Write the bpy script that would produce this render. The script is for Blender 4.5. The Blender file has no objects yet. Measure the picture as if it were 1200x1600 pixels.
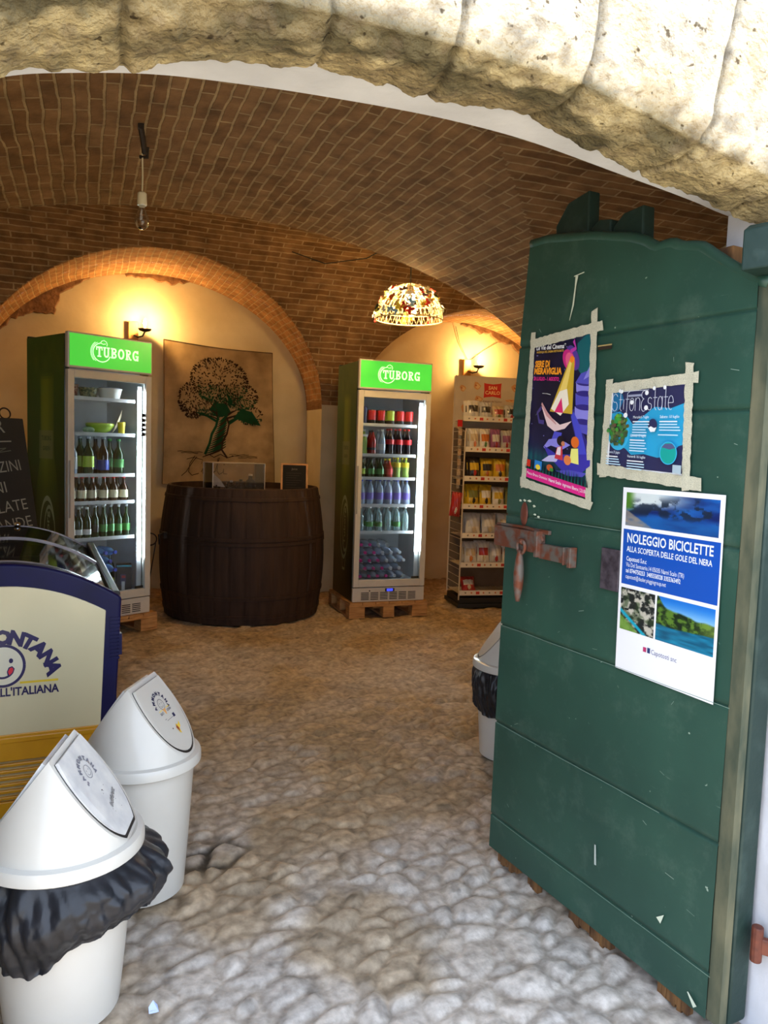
import bpy, bmesh, math, random
import numpy as np
from mathutils import Matrix, Vector
random.seed(7); RNG = np.random.default_rng(11)
SC = bpy.context.scene; COL = SC.collection
R = math.radians; PI = math.pi

# ------------------------------------------------------------------ camera, world, sun, exposure
H = 1.45; F = 1202.0
YAW, PITCH, ROLL = R(21.4), R(4.8), R(1.9)
cam = bpy.data.cameras.new('camera'); camo = bpy.data.objects.new('camera', cam); COL.objects.link(camo)
camo.matrix_world = Matrix.Translation((0, 0, H)) @ Matrix.Rotation(-YAW, 4, 'Z') @ Matrix.Rotation(PI/2-PITCH, 4, 'X') @ Matrix.Rotation(ROLL, 4, 'Z')
cam.sensor_fit = 'VERTICAL'; cam.sensor_height = 24.0; cam.lens = 24.0*F/1600.0; cam.clip_start = .02
SC.camera = camo
W = bpy.data.worlds.new('sky'); SC.world = W; W.use_nodes = True
bg = W.node_tree.nodes['Background']; bg.inputs[0].default_value = (.67, .79, 1.0, 1); bg.inputs[1].default_value = 3.8
sl = bpy.data.lights.new('sun', 'SUN'); sl.energy = 9.0; sl.angle = R(.6); sl.color = (1, .93, .80)
so = bpy.data.objects.new('sun', sl); COL.objects.link(so)
so.rotation_euler = Vector((-.55, .17, -1.0)).to_track_quat('-Z', 'Y').to_euler()
vs = SC.view_settings; vs.view_transform = 'Standard'; vs.look = 'None'; vs.gamma = 1; vs.use_curve_mapping = False
vs.exposure = 0.0
K_PEND, K_SCONCE, K_LED, K_SIGN = 210.0, 26.0, 110.0, 1.0

# ------------------------------------------------------------------ helpers
def lin(c):
    return tuple(((x/12.92) if x <= .04045 else ((x+.055)/1.055)**2.4) for x in c[:3])
def rgb(r, g, b): return lin((r/255, g/255, b/255))
def sm(a, b, x):
    t = np.clip((np.asarray(x, float)-a)/(b-a), 0, 1); return t*t*(3-2*t)
def _h(i, j, k, s):
    n = (i*374761393 + j*668265263 + k*2147483647 + s*974711) & 0xffffffff
    n = ((n ^ (n >> 13))*1274126177) & 0xffffffff
    return ((n ^ (n >> 16)) & 0xffff)/65535.0
def vnoise(x, y, z=0, s=0):
    x, y, z = np.broadcast_arrays(np.asarray(x, float), np.asarray(y, float), np.asarray(z, float))
    xi, yi, zi = [np.floor(a).astype(np.int64) for a in (x, y, z)]
    fx, fy, fz = [a-b for a, b in ((x, xi), (y, yi), (z, zi))]
    fx, fy, fz = [f*f*(3-2*f) for f in (fx, fy, fz)]
    r = 0
    for a in (0, 1):
        for b in (0, 1):
            for c in (0, 1):
                r = r + _h(xi+a, yi+b, zi+c, s)*(fx if a else 1-fx)*(fy if b else 1-fy)*(fz if c else 1-fz)
    return r
def fbm(x, y, z=0, s=0, o=4):
    r = 0; a = .5
    for i in range(o):
        r = r + a*vnoise(np.asarray(x)*2**i, np.asarray(y)*2**i, np.asarray(z)*2**i, s+i); a *= .5
    return r/(1-.5**o)

class MB:
    def __init__(s): s.v = []; s.f = []; s.m = []; s.c = []; s.T = Matrix.Identity(4)
    def add(s, vs_, fs, m=0, c=None):
        o = len(s.v); T = s.T
        s.v += [tuple(T @ Vector(p)) for p in vs_]
        for f in fs: s.f.append(tuple(i+o for i in f)); s.m.append(m); s.c.append(c or (1, 1, 1))
        return s
    def box(s, x0, x1, y0, y1, z0, z1, m=0, c=None):
        v = [(x, y, z) for z in (z0, z1) for y in (y0, y1) for x in (x0, x1)]
        return s.add(v, [(0, 2, 3, 1), (4, 5, 7, 6), (0, 1, 5, 4), (2, 6, 7, 3), (0, 4, 6, 2), (1, 3, 7, 5)], m, c)
    def bar(s, a, b, w, h, m=0, c=None):
        a, b = Vector(a), Vector(b); d = b-a; L = d.length
        q = d.to_track_quat('Z', 'Y').to_matrix().to_4x4(); T = s.T
        s.T = T @ Matrix.Translation(a) @ q; s.box(-w/2, w/2, -h/2, h/2, 0, L, m, c); s.T = T; return s
    def lathe(s, prof, n=24, c=(0, 0, 0), m=0, col=None, sq=1.0, caps=True):
        v = []; f = []
        for r, z in prof:
            for k in range(n):
                a = 2*PI*k/n; v.append((c[0]+r*math.cos(a), c[1]+r*sq*math.sin(a), c[2]+z))
        for i in range(len(prof)-1):
            for k in range(n):
                k2 = (k+1) % n; f.append((i*n+k, i*n+k2, (i+1)*n+k2, (i+1)*n+k))
        if caps:
            if prof[0][0] > 1e-5: f.append(tuple(range(n))[::-1])
            if prof[-1][0] > 1e-5: f.append(tuple(range((len(prof)-1)*n, len(prof)*n)))
        return s.add(v, f, m, col)
    def tube(s, path, r, n=8, m=0, col=None, closed=False, caps=True):
        P = [Vector(p) for p in path]; N = len(P); v = []; f = []
        up = None
        for i, p in enumerate(P):
            a = P[(i-1) % N] if (closed or i > 0) else p; b = P[(i+1) % N] if (closed or i < N-1) else p
            t = (b-a).normalized()
            if up is None: up = t.orthogonal().normalized()
            up = (up - t*up.dot(t)); up = up.normalized() if up.length > 1e-6 else t.orthogonal().normalized()
            w = t.cross(up); rr = r[i] if isinstance(r, (list, tuple)) else r
            for k in range(n):
                q = 2*PI*k/n; v.append(tuple(p + up*rr*math.cos(q) + w*rr*math.sin(q)))
        for i in range(N if closed else N-1):
            j = (i+1) % N
            for k in range(n):
                k2 = (k+1) % n; f.append((i*n+k, i*n+k2, j*n+k2, j*n+k))
        if caps and not closed: f += [tuple(range(n))[::-1], tuple(range((N-1)*n, N*n))]
        return s.add(v, f, m, col)
    def prism(s, poly, y0, y1, m=0, c=None):      # polygon in x,z extruded along y
        n = len(poly); v = [(x, y0, z) for x, z in poly]+[(x, y1, z) for x, z in poly]
        f = [tuple(range(n)), tuple(range(n, 2*n))[::-1]]+[(i, i+n, (i+1) % n+n, (i+1) % n) for i in range(n)]
        return s.add(v, f, m, c)
    def grid(s, fn, nu, nv, m=0, cf=None, closed=False):
        v = [fn(i/nu, j/nv) for j in range(nv+1) for i in range(nu+1)]
        o = len(s.v); s.v += [tuple(s.T @ Vector(p)) for p in v]
        for j in range(nv):
            for i in range(nu):
                a = o+j*(nu+1)+i; s.f.append((a, a+1, a+nu+2, a+nu+1)); s.m.append(m)
                s.c.append(cf((i+.5)/nu, (j+.5)/nv) if cf else (1, 1, 1))
        return s
    def sphere(s, c, r, n=12, m=0, col=None, sz=1):
        pr = [(max(r*math.sin(PI*i/n), 1e-6 if i in (0, n) else 0), -r*sz*math.cos(PI*i/n)) for i in range(n+1)]
        return s.lathe(pr, n*2, c, m, col, caps=False)
    def build(s, name, mats, parent=None, smooth=0, bevel=0, seg=2, kind=None, colors=False):
        me = bpy.data.meshes.new(name); me.from_pydata(s.v, [], s.f)
        if not isinstance(mats, (list, tuple)): mats = [mats]
        for m in mats: me.materials.append(m)
        me.polygons.foreach_set('material_index', s.m)
        if colors:
            ca = me.color_attributes.new('Col', 'FLOAT_COLOR', 'CORNER')
            cnt = np.array([len(f) for f in s.f]); cc = np.array([(c[0], c[1], c[2], 1) for c in s.c], 'f')
            ca.data.foreach_set('color', np.repeat(cc, cnt, axis=0).ravel())
        me.update()
        o = bpy.data.objects.new(name, me); COL.objects.link(o)
        if parent: o.parent = parent
        if smooth:
            me.polygons.foreach_set('use_smooth', [True]*len(me.polygons))
            if smooth != 1:
                e = o.modifiers.new('split', 'EDGE_SPLIT'); e.split_angle = R(smooth)
        if bevel:
            b = o.modifiers.new('bevel', 'BEVEL'); b.width = bevel; b.segments = seg; b.limit_method = 'ANGLE'; b.angle_limit = R(40)
        if kind: o['kind'] = kind
        return o
def thing(name, label, cat, loc=(0, 0, 0), rz=0, group=None):
    o = bpy.data.objects.new(name, None); COL.objects.link(o); o.location = loc; o.rotation_euler = (0, 0, rz)
    o.empty_display_size = .05; o['label'] = label; o['category'] = cat
    if group: o['group'] = group
    return o
def tag(o, label, cat, group=None):
    o['label'] = label; o['category'] = cat
    if group: o['group'] = group
    return o
def dup(root, loc, rz, label, group=None):
    r = root.copy(); COL.objects.link(r); r.location = loc; r.rotation_euler = (0, 0, rz); r['label'] = label
    if group: r['group'] = group
    for ch in list(root.children):
        c = ch.copy(); COL.objects.link(c); c.parent = r
        for g in list(ch.children):
            d = g.copy(); COL.objects.link(d); d.parent = c
    return r
ORD = ['first', 'second', 'third', 'fourth', 'fifth', 'sixth', 'seventh', 'eighth', 'ninth', 'tenth', 'eleventh', 'twelfth']

_tc = {}
def text2d(st, bold=0.0, space=1.0):
    k = (st, bold, space)
    if k not in _tc:
        cu = bpy.data.curves.new('t', 'FONT'); cu.body = st; cu.size = 1; cu.offset = bold; cu.space_character = space; cu.resolution_u = 2
        ob = bpy.data.objects.new('t', cu); COL.objects.link(ob)
        dg = bpy.context.evaluated_depsgraph_get(); dg.update()
        me = ob.evaluated_get(dg).to_mesh()
        v = [(p.co.x, p.co.y) for p in me.vertices]; f = [tuple(p.vertices) for p in me.polygons]
        ob.evaluated_get(dg).to_mesh_clear(); bpy.data.objects.remove(ob); bpy.data.curves.remove(cu)
        w = max([p[0] for p in v] or [1]); _tc[k] = (v, f, w)
    return _tc[k]

class Print:
    """flat artwork: 2D (s,t) coordinates mapped to 3D by fn(s,t,h)"""
    def __init__(s, mb, fn): s.mb = mb; s.fn = fn; s.h = .0003
    def _add(s, pts, faces, c, m=0):
        s.h += .00006; s.mb.add([s.fn(a, b, s.h) for a, b in pts], faces, m, c)
    def poly(s, pts, c, m=0): s._add(pts, [tuple(range(len(pts)))], c, m)
    def rect(s, a0, b0, a1, b1, c, m=0): s.poly([(a0, b0), (a1, b0), (a1, b1), (a0, b1)], c, m)
    def ell(s, a, b, ra, rb, c, n=28, rot=0, m=0):
        s.poly([(a+ra*math.cos(2*PI*k/n)*math.cos(rot)-rb*math.sin(2*PI*k/n)*math.sin(rot), b+ra*math.cos(2*PI*k/n)*math.sin(rot)+rb*math.sin(2*PI*k/n)*math.cos(rot)) for k in range(n)], c, m)
    def line(s, pts, w, c, m=0, closed=False):
        P = [Vector((p[0], p[1])) for p in pts]; n = len(P); L = []; Q = []
        for i in range(n):
            a = P[i-1] if (i > 0 or closed) else P[i]; b = P[(i+1) % n] if (i < n-1 or closed) else P[i]
            d = (b-a); d = d.normalized() if d.length > 0 else Vector((1, 0)); nn = Vector((-d.y, d.x)); ww = w[i] if isinstance(w, (list, tuple)) else w
            L.append(P[i]+nn*ww/2); Q.append(P[i]-nn*ww/2)
        v = [tuple(p) for p in L+Q]; f = [(i, (i+1) % n, (i+1) % n+n, i+n) for i in range(n if closed else n-1)]
        s._add(v, f, c, m)
    def arc(s, a, b, ra, rb, a0, a1, w, c, n=20, m=0):
        s.line([(a+ra*math.cos(R(a0+(a1-a0)*k/n)), b+rb*math.sin(R(a0+(a1-a0)*k/n))) for k in range(n+1)], w, c, m)
    def text(s, st, a, b, h, c, bold=.0, width=None, al='l', asp=1.0, rot=0, space=1.0, shear=0, m=0):
        v, f, w = text2d(st, bold, space); k = h/.7
        kx = (width/w) if width else k*asp
        off = {'l': 0, 'c': -.5, 'r': -1}[al]*w*kx; cr, sr = math.cos(rot), math.sin(rot)
        P = []
        for x, y in v:
            X = x*kx+off+shear*y*k; Y = y*k; P.append((a+X*cr-Y*sr, b+X*sr+Y*cr))
        s._add(P, f, c, m)
    def raster(s, a0, b0, a1, b1, nx, ny, fn, m=0):
        s.h += .00006; h = s.h
        A, B = np.meshgrid((np.arange(nx)+.5)/nx, (np.arange(ny)+.5)/ny); C = np.clip(fn(A, B), 0, 1)
        C = np.where(C <= .04045, C/12.92, ((C+.055)/1.055)**2.4)
        s.mb.grid(lambda i, j: s.fn(a0+(a1-a0)*i, b0+(b1-b0)*j, h), nx, ny, m, lambda i, j: tuple(C[int(j*ny), int(i*nx)]))
def stack3(r, g, b): return np.stack(np.broadcast_arrays(r, g, b), -1)
def mixc(a, b, t): return np.asarray(a)*(1-t[..., None])+np.asarray(b)*t[..., None]

# ------------------------------------------------------------------ materials
def nt(name):
    m = bpy.data.materials.new(name); m.use_nodes = True; t = m.node_tree
    return m, t, t.nodes['Principled BSDF'], t.nodes['Material Output']
def node(t, k, **kw):
    n = t.nodes.new(k)
    for a, b in kw.items():
        if a.startswith('i_'): n.inputs[a[2:].replace('_', ' ')].default_value = b
        else: setattr(n, a, b)
    return n
def mat(name, c1, c2=None, rough=.6, metal=0, scale=8, bump=0, bscale=None, rvar=0, spec=.5, detail=5, emit=None, es=0, stretch=None, trans=0, coat=0, thr=None):
    m, t, p, o = nt(name); L = t.links
    p.inputs['Roughness'].default_value = rough; p.inputs['Metallic'].default_value = metal
    p.inputs['Specular IOR Level'].default_value = spec
    if coat: p.inputs['Coat Weight'].default_value = coat; p.inputs['Coat Roughness'].default_value = .08
    if trans: p.inputs['Transmission Weight'].default_value = trans
    tc = node(t, 'ShaderNodeTexCoord'); src = tc.outputs['Object']
    if stretch:
        mp = node(t, 'ShaderNodeMapping'); mp.inputs['Scale'].default_value = stretch; L.new(src, mp.inputs[0]); src = mp.outputs[0]
    n = node(t, 'ShaderNodeTexNoise'); n.inputs['Scale'].default_value = scale; n.inputs['Detail'].default_value = detail; L.new(src, n.inputs['Vector'])
    c2 = c2 or tuple(x*.8 for x in c1)
    cr = node(t, 'ShaderNodeValToRGB'); a, b = thr or (.35, .65)
    cr.color_ramp.elements[0].position = a; cr.color_ramp.elements[0].color = (*c1, 1); cr.color_ramp.elements[1].position = b; cr.color_ramp.elements[1].color = (*c2, 1)
    L.new(n.outputs['Fac'], cr.inputs[0]); L.new(cr.outputs[0], p.inputs['Base Color'])
    if bump:
        n2 = node(t, 'ShaderNodeTexNoise'); n2.inputs['Scale'].default_value = bscale or scale*4; n2.inputs['Detail'].default_value = 6; L.new(src, n2.inputs['Vector'])
        bp = node(t, 'ShaderNodeBump'); bp.inputs['Strength'].default_value = .6; bp.inputs['Distance'].default_value = bump; L.new(n2.outputs['Fac'], bp.inputs['Height']); L.new(bp.outputs[0], p.inputs['Normal'])
    if emit: p.inputs['Emission Color'].default_value = (*emit, 1); p.inputs['Emission Strength'].default_value = es
    return m
def brick_mat(name, c1, c2, mort, bw=.26, rh=.057, ms=.013):
    m, t, p, o = nt(name); L = t.links
    uv = node(t, 'ShaderNodeUVMap'); uv.uv_map = 'UVMap'
    nz = node(t, 'ShaderNodeTexNoise'); nz.inputs['Scale'].default_value = 3.5; nz.inputs['Detail'].default_value = 3; L.new(uv.outputs[0], nz.inputs['Vector'])
    sub = node(t, 'ShaderNodeVectorMath', operation='SUBTRACT'); L.new(nz.outputs['Color'], sub.inputs[0]); sub.inputs[1].default_value = (.5, .5, .5)
    scl = node(t, 'ShaderNodeVectorMath', operation='SCALE'); L.new(sub.outputs[0], scl.inputs[0]); scl.inputs['Scale'].default_value = .035
    add = node(t, 'ShaderNodeVectorMath', operation='ADD'); L.new(uv.outputs[0], add.inputs[0]); L.new(scl.outputs[0], add.inputs[1])
    nf = node(t, 'ShaderNodeTexNoise'); nf.inputs['Scale'].default_value = 40; L.new(uv.outputs[0], nf.inputs['Vector'])
    s2 = node(t, 'ShaderNodeVectorMath', operation='SCALE'); L.new(nf.outputs['Color'], s2.inputs[0]); s2.inputs['Scale'].default_value = .006
    ad2 = node(t, 'ShaderNodeVectorMath', operation='ADD'); L.new(add.outputs[0], ad2.inputs[0]); L.new(s2.outputs[0], ad2.inputs[1])
    b = node(t, 'ShaderNodeTexBrick'); b.inputs['Scale'].default_value = 1; b.inputs['Brick Width'].default_value = bw; b.inputs['Row Height'].default_value = rh
    b.inputs['Mortar Size'].default_value = ms/2; b.inputs['Mortar Smooth'].default_value = .3; b.inputs['Bias'].default_value = 0; b.offset = .43
    b.inputs['Color1'].default_value = (*c1, 1); b.inputs['Color2'].default_value = (*c2, 1); b.inputs['Mortar'].default_value = (*mort, 1); L.new(ad2.outputs[0], b.inputs['Vector'])
    n3 = node(t, 'ShaderNodeTexNoise'); n3.inputs['Scale'].default_value = 9; n3.inputs['Detail'].default_value = 8; L.new(uv.outputs[0], n3.inputs['Vector'])
    rp = node(t, 'ShaderNodeValToRGB'); rp.color_ramp.elements[0].position = .3; rp.color_ramp.elements[0].color = (.62, .6, .58, 1); rp.color_ramp.elements[1].position = .72; rp.color_ramp.elements[1].color = (1.25, 1.2, 1.15, 1); L.new(n3.outputs['Fac'], rp.inputs[0])
    mx = node(t, 'ShaderNodeMix', data_type='RGBA', blend_type='MULTIPLY'); mx.inputs[0].default_value = 1; L.new(b.outputs['Color'], mx.inputs[6]); L.new(rp.outputs[0], mx.inputs[7]); L.new(mx.outputs[2], p.inputs['Base Color'])
    n4 = node(t, 'ShaderNodeTexNoise'); n4.inputs['Scale'].default_value = 60; L.new(uv.outputs[0], n4.inputs['Vector'])
    ma = node(t, 'ShaderNodeMath', operation='MULTIPLY_ADD'); L.new(b.outputs['Fac'], ma.inputs[0]); ma.inputs[1].default_value = -1; 
    mm = node(t, 'ShaderNodeMath', operation='MULTIPLY'); L.new(n4.outputs['Fac'], mm.inputs[0]); mm.inputs[1].default_value = .5; L.new(mm.outputs[0], ma.inputs[2])
    bp = node(t, 'ShaderNodeBump'); bp.inputs['Strength'].default_value = 1; bp.inputs['Distance'].default_value = .007; L.new(ma.outputs[0], bp.inputs['Height']); L.new(bp.outputs[0], p.inputs['Normal'])
    p.inputs['Roughness'].default_value = .9; p.inputs['Specular IOR Level'].default_value = .2
    return m
def attr_mat(name, rough=.5, coat=0, emis=0, bump=0, bscale=60, spec=.5, attr='Col', grain=0, pits=0):
    m, t, p, o = nt(name); L = t.links
    a = node(t, 'ShaderNodeAttribute'); a.attribute_name = attr; src = a.outputs['Color']
    if grain:
        tc = node(t, 'ShaderNodeTexCoord'); n = node(t, 'ShaderNodeTexNoise'); n.inputs['Scale'].default_value = grain; n.inputs['Detail'].default_value = 8; L.new(tc.outputs['Object'], n.inputs['Vector'])
        rp = node(t, 'ShaderNodeValToRGB'); rp.color_ramp.elements[0].position = .3; rp.color_ramp.elements[0].color = (.6, .58, .56, 1); rp.color_ramp.elements[1].position = .7; rp.color_ramp.elements[1].color = (1.2, 1.2, 1.2, 1); L.new(n.outputs['Fac'], rp.inputs[0])
        mx = node(t, 'ShaderNodeMix', data_type='RGBA', blend_type='MULTIPLY'); mx.inputs[0].default_value = 1; L.new(src, mx.inputs[6]); L.new(rp.outputs[0], mx.inputs[7]); src = mx.outputs[2]
    if pits:
        tc3 = node(t, 'ShaderNodeTexCoord'); nn_ = node(t, 'ShaderNodeTexNoise'); nn_.inputs['Scale'].default_value = pits; nn_.inputs['Detail'].default_value = 2; L.new(tc3.outputs['Object'], nn_.inputs['Vector'])
        r3 = node(t, 'ShaderNodeValToRGB'); r3.color_ramp.elements[0].position = .27; r3.color_ramp.elements[0].color = (.25, .22, .18, 1); r3.color_ramp.elements[1].position = .34; r3.color_ramp.elements[1].color = (1, 1, 1, 1); L.new(nn_.outputs['Fac'], r3.inputs[0])
        m3 = node(t, 'ShaderNodeMix', data_type='RGBA', blend_type='MULTIPLY'); m3.inputs[0].default_value = 1; L.new(src, m3.inputs[6]); L.new(r3.outputs[0], m3.inputs[7]); src = m3.outputs[2]
    L.new(src, p.inputs['Base Color'])
    p.inputs['Roughness'].default_value = rough; p.inputs['Specular IOR Level'].default_value = spec; p.inputs['Coat Weight'].default_value = coat
    if emis: L.new(src, p.inputs['Emission Color']); p.inputs['Emission Strength'].default_value = emis
    if bump:
        tc = node(t, 'ShaderNodeTexCoord'); n = node(t, 'ShaderNodeTexNoise'); n.inputs['Scale'].default_value = bscale; n.inputs['Detail'].default_value = 8; L.new(tc.outputs['Object'], n.inputs['Vector'])
        bp = node(t, 'ShaderNodeBump'); bp.inputs['Strength'].default_value = .8; bp.inputs['Distance'].default_value = bump; L.new(n.outputs['Fac'], bp.inputs['Height']); L.new(bp.outputs[0], p.inputs['Normal'])
    return m
def glass_mat(name, tint=(1, 1, 1), refl=.0, rough=.02, dens=0.0, dcol=(1, 1, 1)):
    """thin clear sheet: see-through with a fresnel reflection, plus a share of diffuse tint"""
    m, t, p, o = nt(name); L = t.links; t.nodes.remove(p)
    tr = node(t, 'ShaderNodeBsdfTransparent'); tr.inputs[0].default_value = (*tint, 1)
    gl = node(t, 'ShaderNodeBsdfGlossy'); gl.inputs['Roughness'].default_value = rough
    fr = node(t, 'ShaderNodeFresnel'); fr.inputs[0].default_value = 1.45
    ad = node(t, 'ShaderNodeMath', operation='ADD'); ad.use_clamp = True; L.new(fr.outputs[0], ad.inputs[0]); ad.inputs[1].default_value = refl
    base = tr.outputs[0]
    if dens:
        df = node(t, 'ShaderNodeBsdfDiffuse'); df.inputs[0].default_value = (*dcol, 1); m2 = node(t, 'ShaderNodeMixShader'); m2.inputs[0].default_value = dens; L.new(base, m2.inputs[1]); L.new(df.outputs[0], m2.inputs[2]); base = m2.outputs[0]
    mx = node(t, 'ShaderNodeMixShader'); L.new(ad.outputs[0], mx.inputs[0]); L.new(base, mx.inputs[1]); L.new(gl.outputs[0], mx.inputs[2]); L.new(mx.outputs[0], o.inputs[0])
    return m
def emis_mat(name, c, s):
    m, t, p, o = nt(name); p.inputs['Base Color'].default_value = (*c, 1); p.inputs['Emission Color'].default_value = (*c, 1); p.inputs['Emission Strength'].default_value = s; p.inputs['Roughness'].default_value = .4
    return m

M_BRICK = brick_mat('vault_brick', rgb(158, 122, 84), rgb(132, 98, 64), rgb(184, 158, 118))
M_BRICK2 = brick_mat('niche_brick', rgb(186, 138, 88), rgb(164, 116, 74), rgb(192, 162, 120), bw=.14, rh=.056)
M_PLAST = mat('cream_plaster', rgb(222, 206, 164), rgb(208, 190, 146), rough=.9, scale=3, bump=.004, bscale=14)
M_WHITE = mat('white_plaster', rgb(214, 214, 218), rgb(196, 196, 200), rough=.9, scale=5, bump=.003, bscale=40)
M_STONE = attr_mat('arch_stone', rough=.92, bump=.03, bscale=70, spec=.2, grain=22, pits=55)
M_FLOOR = attr_mat('cobble', rough=.72, bump=.003, bscale=70, spec=.3, grain=30)
M_STREET = mat('street_stone', rgb(205, 190, 160), rgb(180, 165, 135), rough=.9, scale=4, bump=.005)
M_BLACK = mat('black_plastic', (.012, .012, .013), rough=.45)
M_DKMETAL = mat('dark_iron', (.03, .025, .022), (.06, .04, .03), rough=.6, metal=.6, scale=30)
M_RUST = mat('rusty_iron', rgb(120, 66, 44), rgb(112, 104, 96), rough=.65, metal=.45, scale=26, bump=.002, thr=(.42, .6))
M_CHROME = mat('chrome', (.7, .7, .7), (.6, .6, .6), rough=.15, metal=1)
M_WPLASTIC = mat('white_plastic', rgb(208, 204, 194), rgb(200, 194, 182), rough=.32, scale=3, coat=.2)
M_WOODP = mat('pallet_wood', rgb(196, 146, 88), rgb(164, 116, 66), rough=.8, scale=10, stretch=(1, 1, 6), bump=.001)
M_OAK = mat('light_wood', rgb(200, 148, 84), rgb(176, 122, 62), rough=.5, scale=14)
M_PRINT = attr_mat('printed_paper', rough=.35, coat=.15)
M_PRINTM = attr_mat('printed_matt', rough=.8)
M_PRINTB = attr_mat('backlit_print', rough=.3, emis=K_SIGN)
M_TAPE = mat('masking_tape', rgb(206, 202, 178), rgb(160, 158, 138), rough=.7, scale=420, thr=(.4, .75), bump=.0004, bscale=300)

# ------------------------------------------------------------------ vault shape
def zA(X): d = np.clip(np.abs(np.asarray(X, float)-.72)/2.55, 0, 1); return 1.5+1.285*np.sqrt(1-d*d)
def zC(Y): d = np.clip(np.abs(np.asarray(Y, float)-2.1)/2.75, 0, 1); return 1.35+1.42*np.sqrt(1-d*d)
def zN(X): d = np.clip(np.abs(np.asarray(X, float)-.62)/1.52, 0, 1); return np.where(d < 1, 1.8+1.2*np.sqrt(1-d*d), 0)
def zN2(X): d = np.clip(np.abs(np.asarray(X, float)-3.82)/1.32, 0, 1); return np.where(d < 1, 1.84+1.0*np.sqrt(1-d*d), 0)
YB = 7.2; YN = 7.75; YE = 4.7
def zB(Y): d = np.clip((np.asarray(Y, float)-5.85)/(YB-5.85), 0, 1); return 1.84+1.42*np.sqrt(np.clip(1-d*d, 0, 1))
def arcl(f, xs):
    z = f(xs); return np.concatenate([[0], np.cumsum(np.hypot(np.diff(xs), np.diff(z)))])
def hf(name, xs, ys, zf, uvf, mats, mi=None, parent=None, kind='structure', skip=None):
    """height field over xs,ys; uvf(cx,cy)->selects uv by face"""
    X, Y = np.meshgrid(xs, ys); Z = zf(X, Y); nx, ny = len(xs), len(ys)
    V = np.stack([X, Y, Z], -1).reshape(-1, 3)
    I = np.arange((nx-1)*(ny-1)); i = I % (nx-1); j = I//(nx-1); a = j*nx+i
    Fq = np.stack([a, a+nx, a+nx+1, a+1], -1)
    cx = (xs[i]+xs[i+1])/2; cy = (ys[j]+ys[j+1])/2
    if skip is not None: k = ~skip(cx, cy); Fq = Fq[k]; cx = cx[k]; cy = cy[k]
    me = bpy.data.meshes.new(name); me.from_pydata(V.tolist(), [], Fq.tolist())
    for m in mats: me.materials.append(m)
    uv, sel = uvf(V, Fq, cx, cy)
    l = me.uv_layers.new(name='UVMap'); l.data.foreach_set('uv', uv.reshape(-1).astype('f'))
    me.polygons.foreach_set('material_index', sel.astype('i')); me.polygons.foreach_set('use_smooth', [True]*len(Fq)); me.update()
    o = bpy.data.objects.new(name, me); COL.objects.link(o); o['kind'] = kind
    return o
def ellx(c, a, n=40): return c+a*np.sin(np.linspace(-PI/2, PI/2, n))

def uvA(V, Fq, cx, cy):
    xs = np.linspace(-1.83, 3.27, 2000); sA = arcl(zA, xs); ys = np.linspace(1.2, 5, 2000); sC = arcl(zC, ys)
    P = V[Fq]; useA = zA(cx) >= zC(cy)
    ua = np.stack([P[..., 1], np.interp(P[..., 0], xs, sA)], -1); uc = np.stack([P[..., 0], np.interp(P[..., 1], ys, sC)], -1)
    return np.where(useA[:, None, None], ua, uc), np.zeros(len(Fq))
xs = np.unique(np.concatenate([ellx(.72, 2.55, 90), np.linspace(-1.8, 3.2, 200)])); ys = np.linspace(1.62, YE, 170)
hf('ceiling', xs, ys, lambda X, Y: np.maximum(zA(X), zC(Y)), uvA, [M_BRICK])
def zBN(X, Y): return np.maximum(zB(Y), np.maximum(zN(X), zN2(X)))
def uvB(V, Fq, cx, cy):
    xs = np.linspace(-.9, 2.14, 2000); sN = arcl(zN, xs); x2 = np.linspace(2.5, 5.14, 2000); sN2 = arcl(zN2, x2); ys = np.linspace(4.7, 7.2, 2000); sB = arcl(zB, ys)
    P = V[Fq]; b = zB(cy); n1 = zN(cx); n2 = zN2(cx); cyn = cy > YB
    isN = ((n1 > b) & (n1 > n2)) | (cyn & (n1 > 0)); isN2 = ((n2 > b) & (n2 > n1)) | (cyn & (n2 > 0))
    ub = np.stack([P[..., 0], np.interp(P[..., 1], ys, sB)], -1)
    un = np.stack([P[..., 1], np.interp(P[..., 0], xs, sN)], -1); un2 = np.stack([P[..., 1], np.interp(P[..., 0], x2, sN2)], -1)
    r = np.where(isN[:, None, None], un, np.where(isN2[:, None, None], un2, ub))
    return r, np.where(isN | isN2, 1, 0)
xs = np.unique(np.round(np.concatenate([ellx(.62, 1.52, 90), ellx(3.82, 1.32, 60), np.linspace(-1.9, 5.2, 200)]), 4))
ys = np.unique(np.round(np.concatenate([5.85+(YB-5.85)*np.sin(np.linspace(0, PI/2, 70)), np.linspace(YE, 5.85, 30)]), 4))
hf('ceiling', xs, ys, zBN, uvB, [M_BRICK, M_BRICK2])
xs1 = ellx(.62, 1.52, 90); xs2 = ellx(3.82, 1.32, 60)
for xx, ff in ((xs1, zN), (xs2, zN2)):
    def zz(X, Y, ff=ff):
        d = 1.8 if ff is zN else 1.84
        return np.maximum(ff(X), d)
    hf('ceiling', xx, np.array([YB, 7.4, 7.6, YN]), zz, uvB, [M_BRICK, M_BRICK2])

# ------------------------------------------------------------------ walls
def wall(name, quads, m=M_PLAST, bevel=0):
    b = MB()
    for q in quads: b.add(q, [tuple(range(len(q)))])
    return b.build(name, m, kind='structure')
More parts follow.
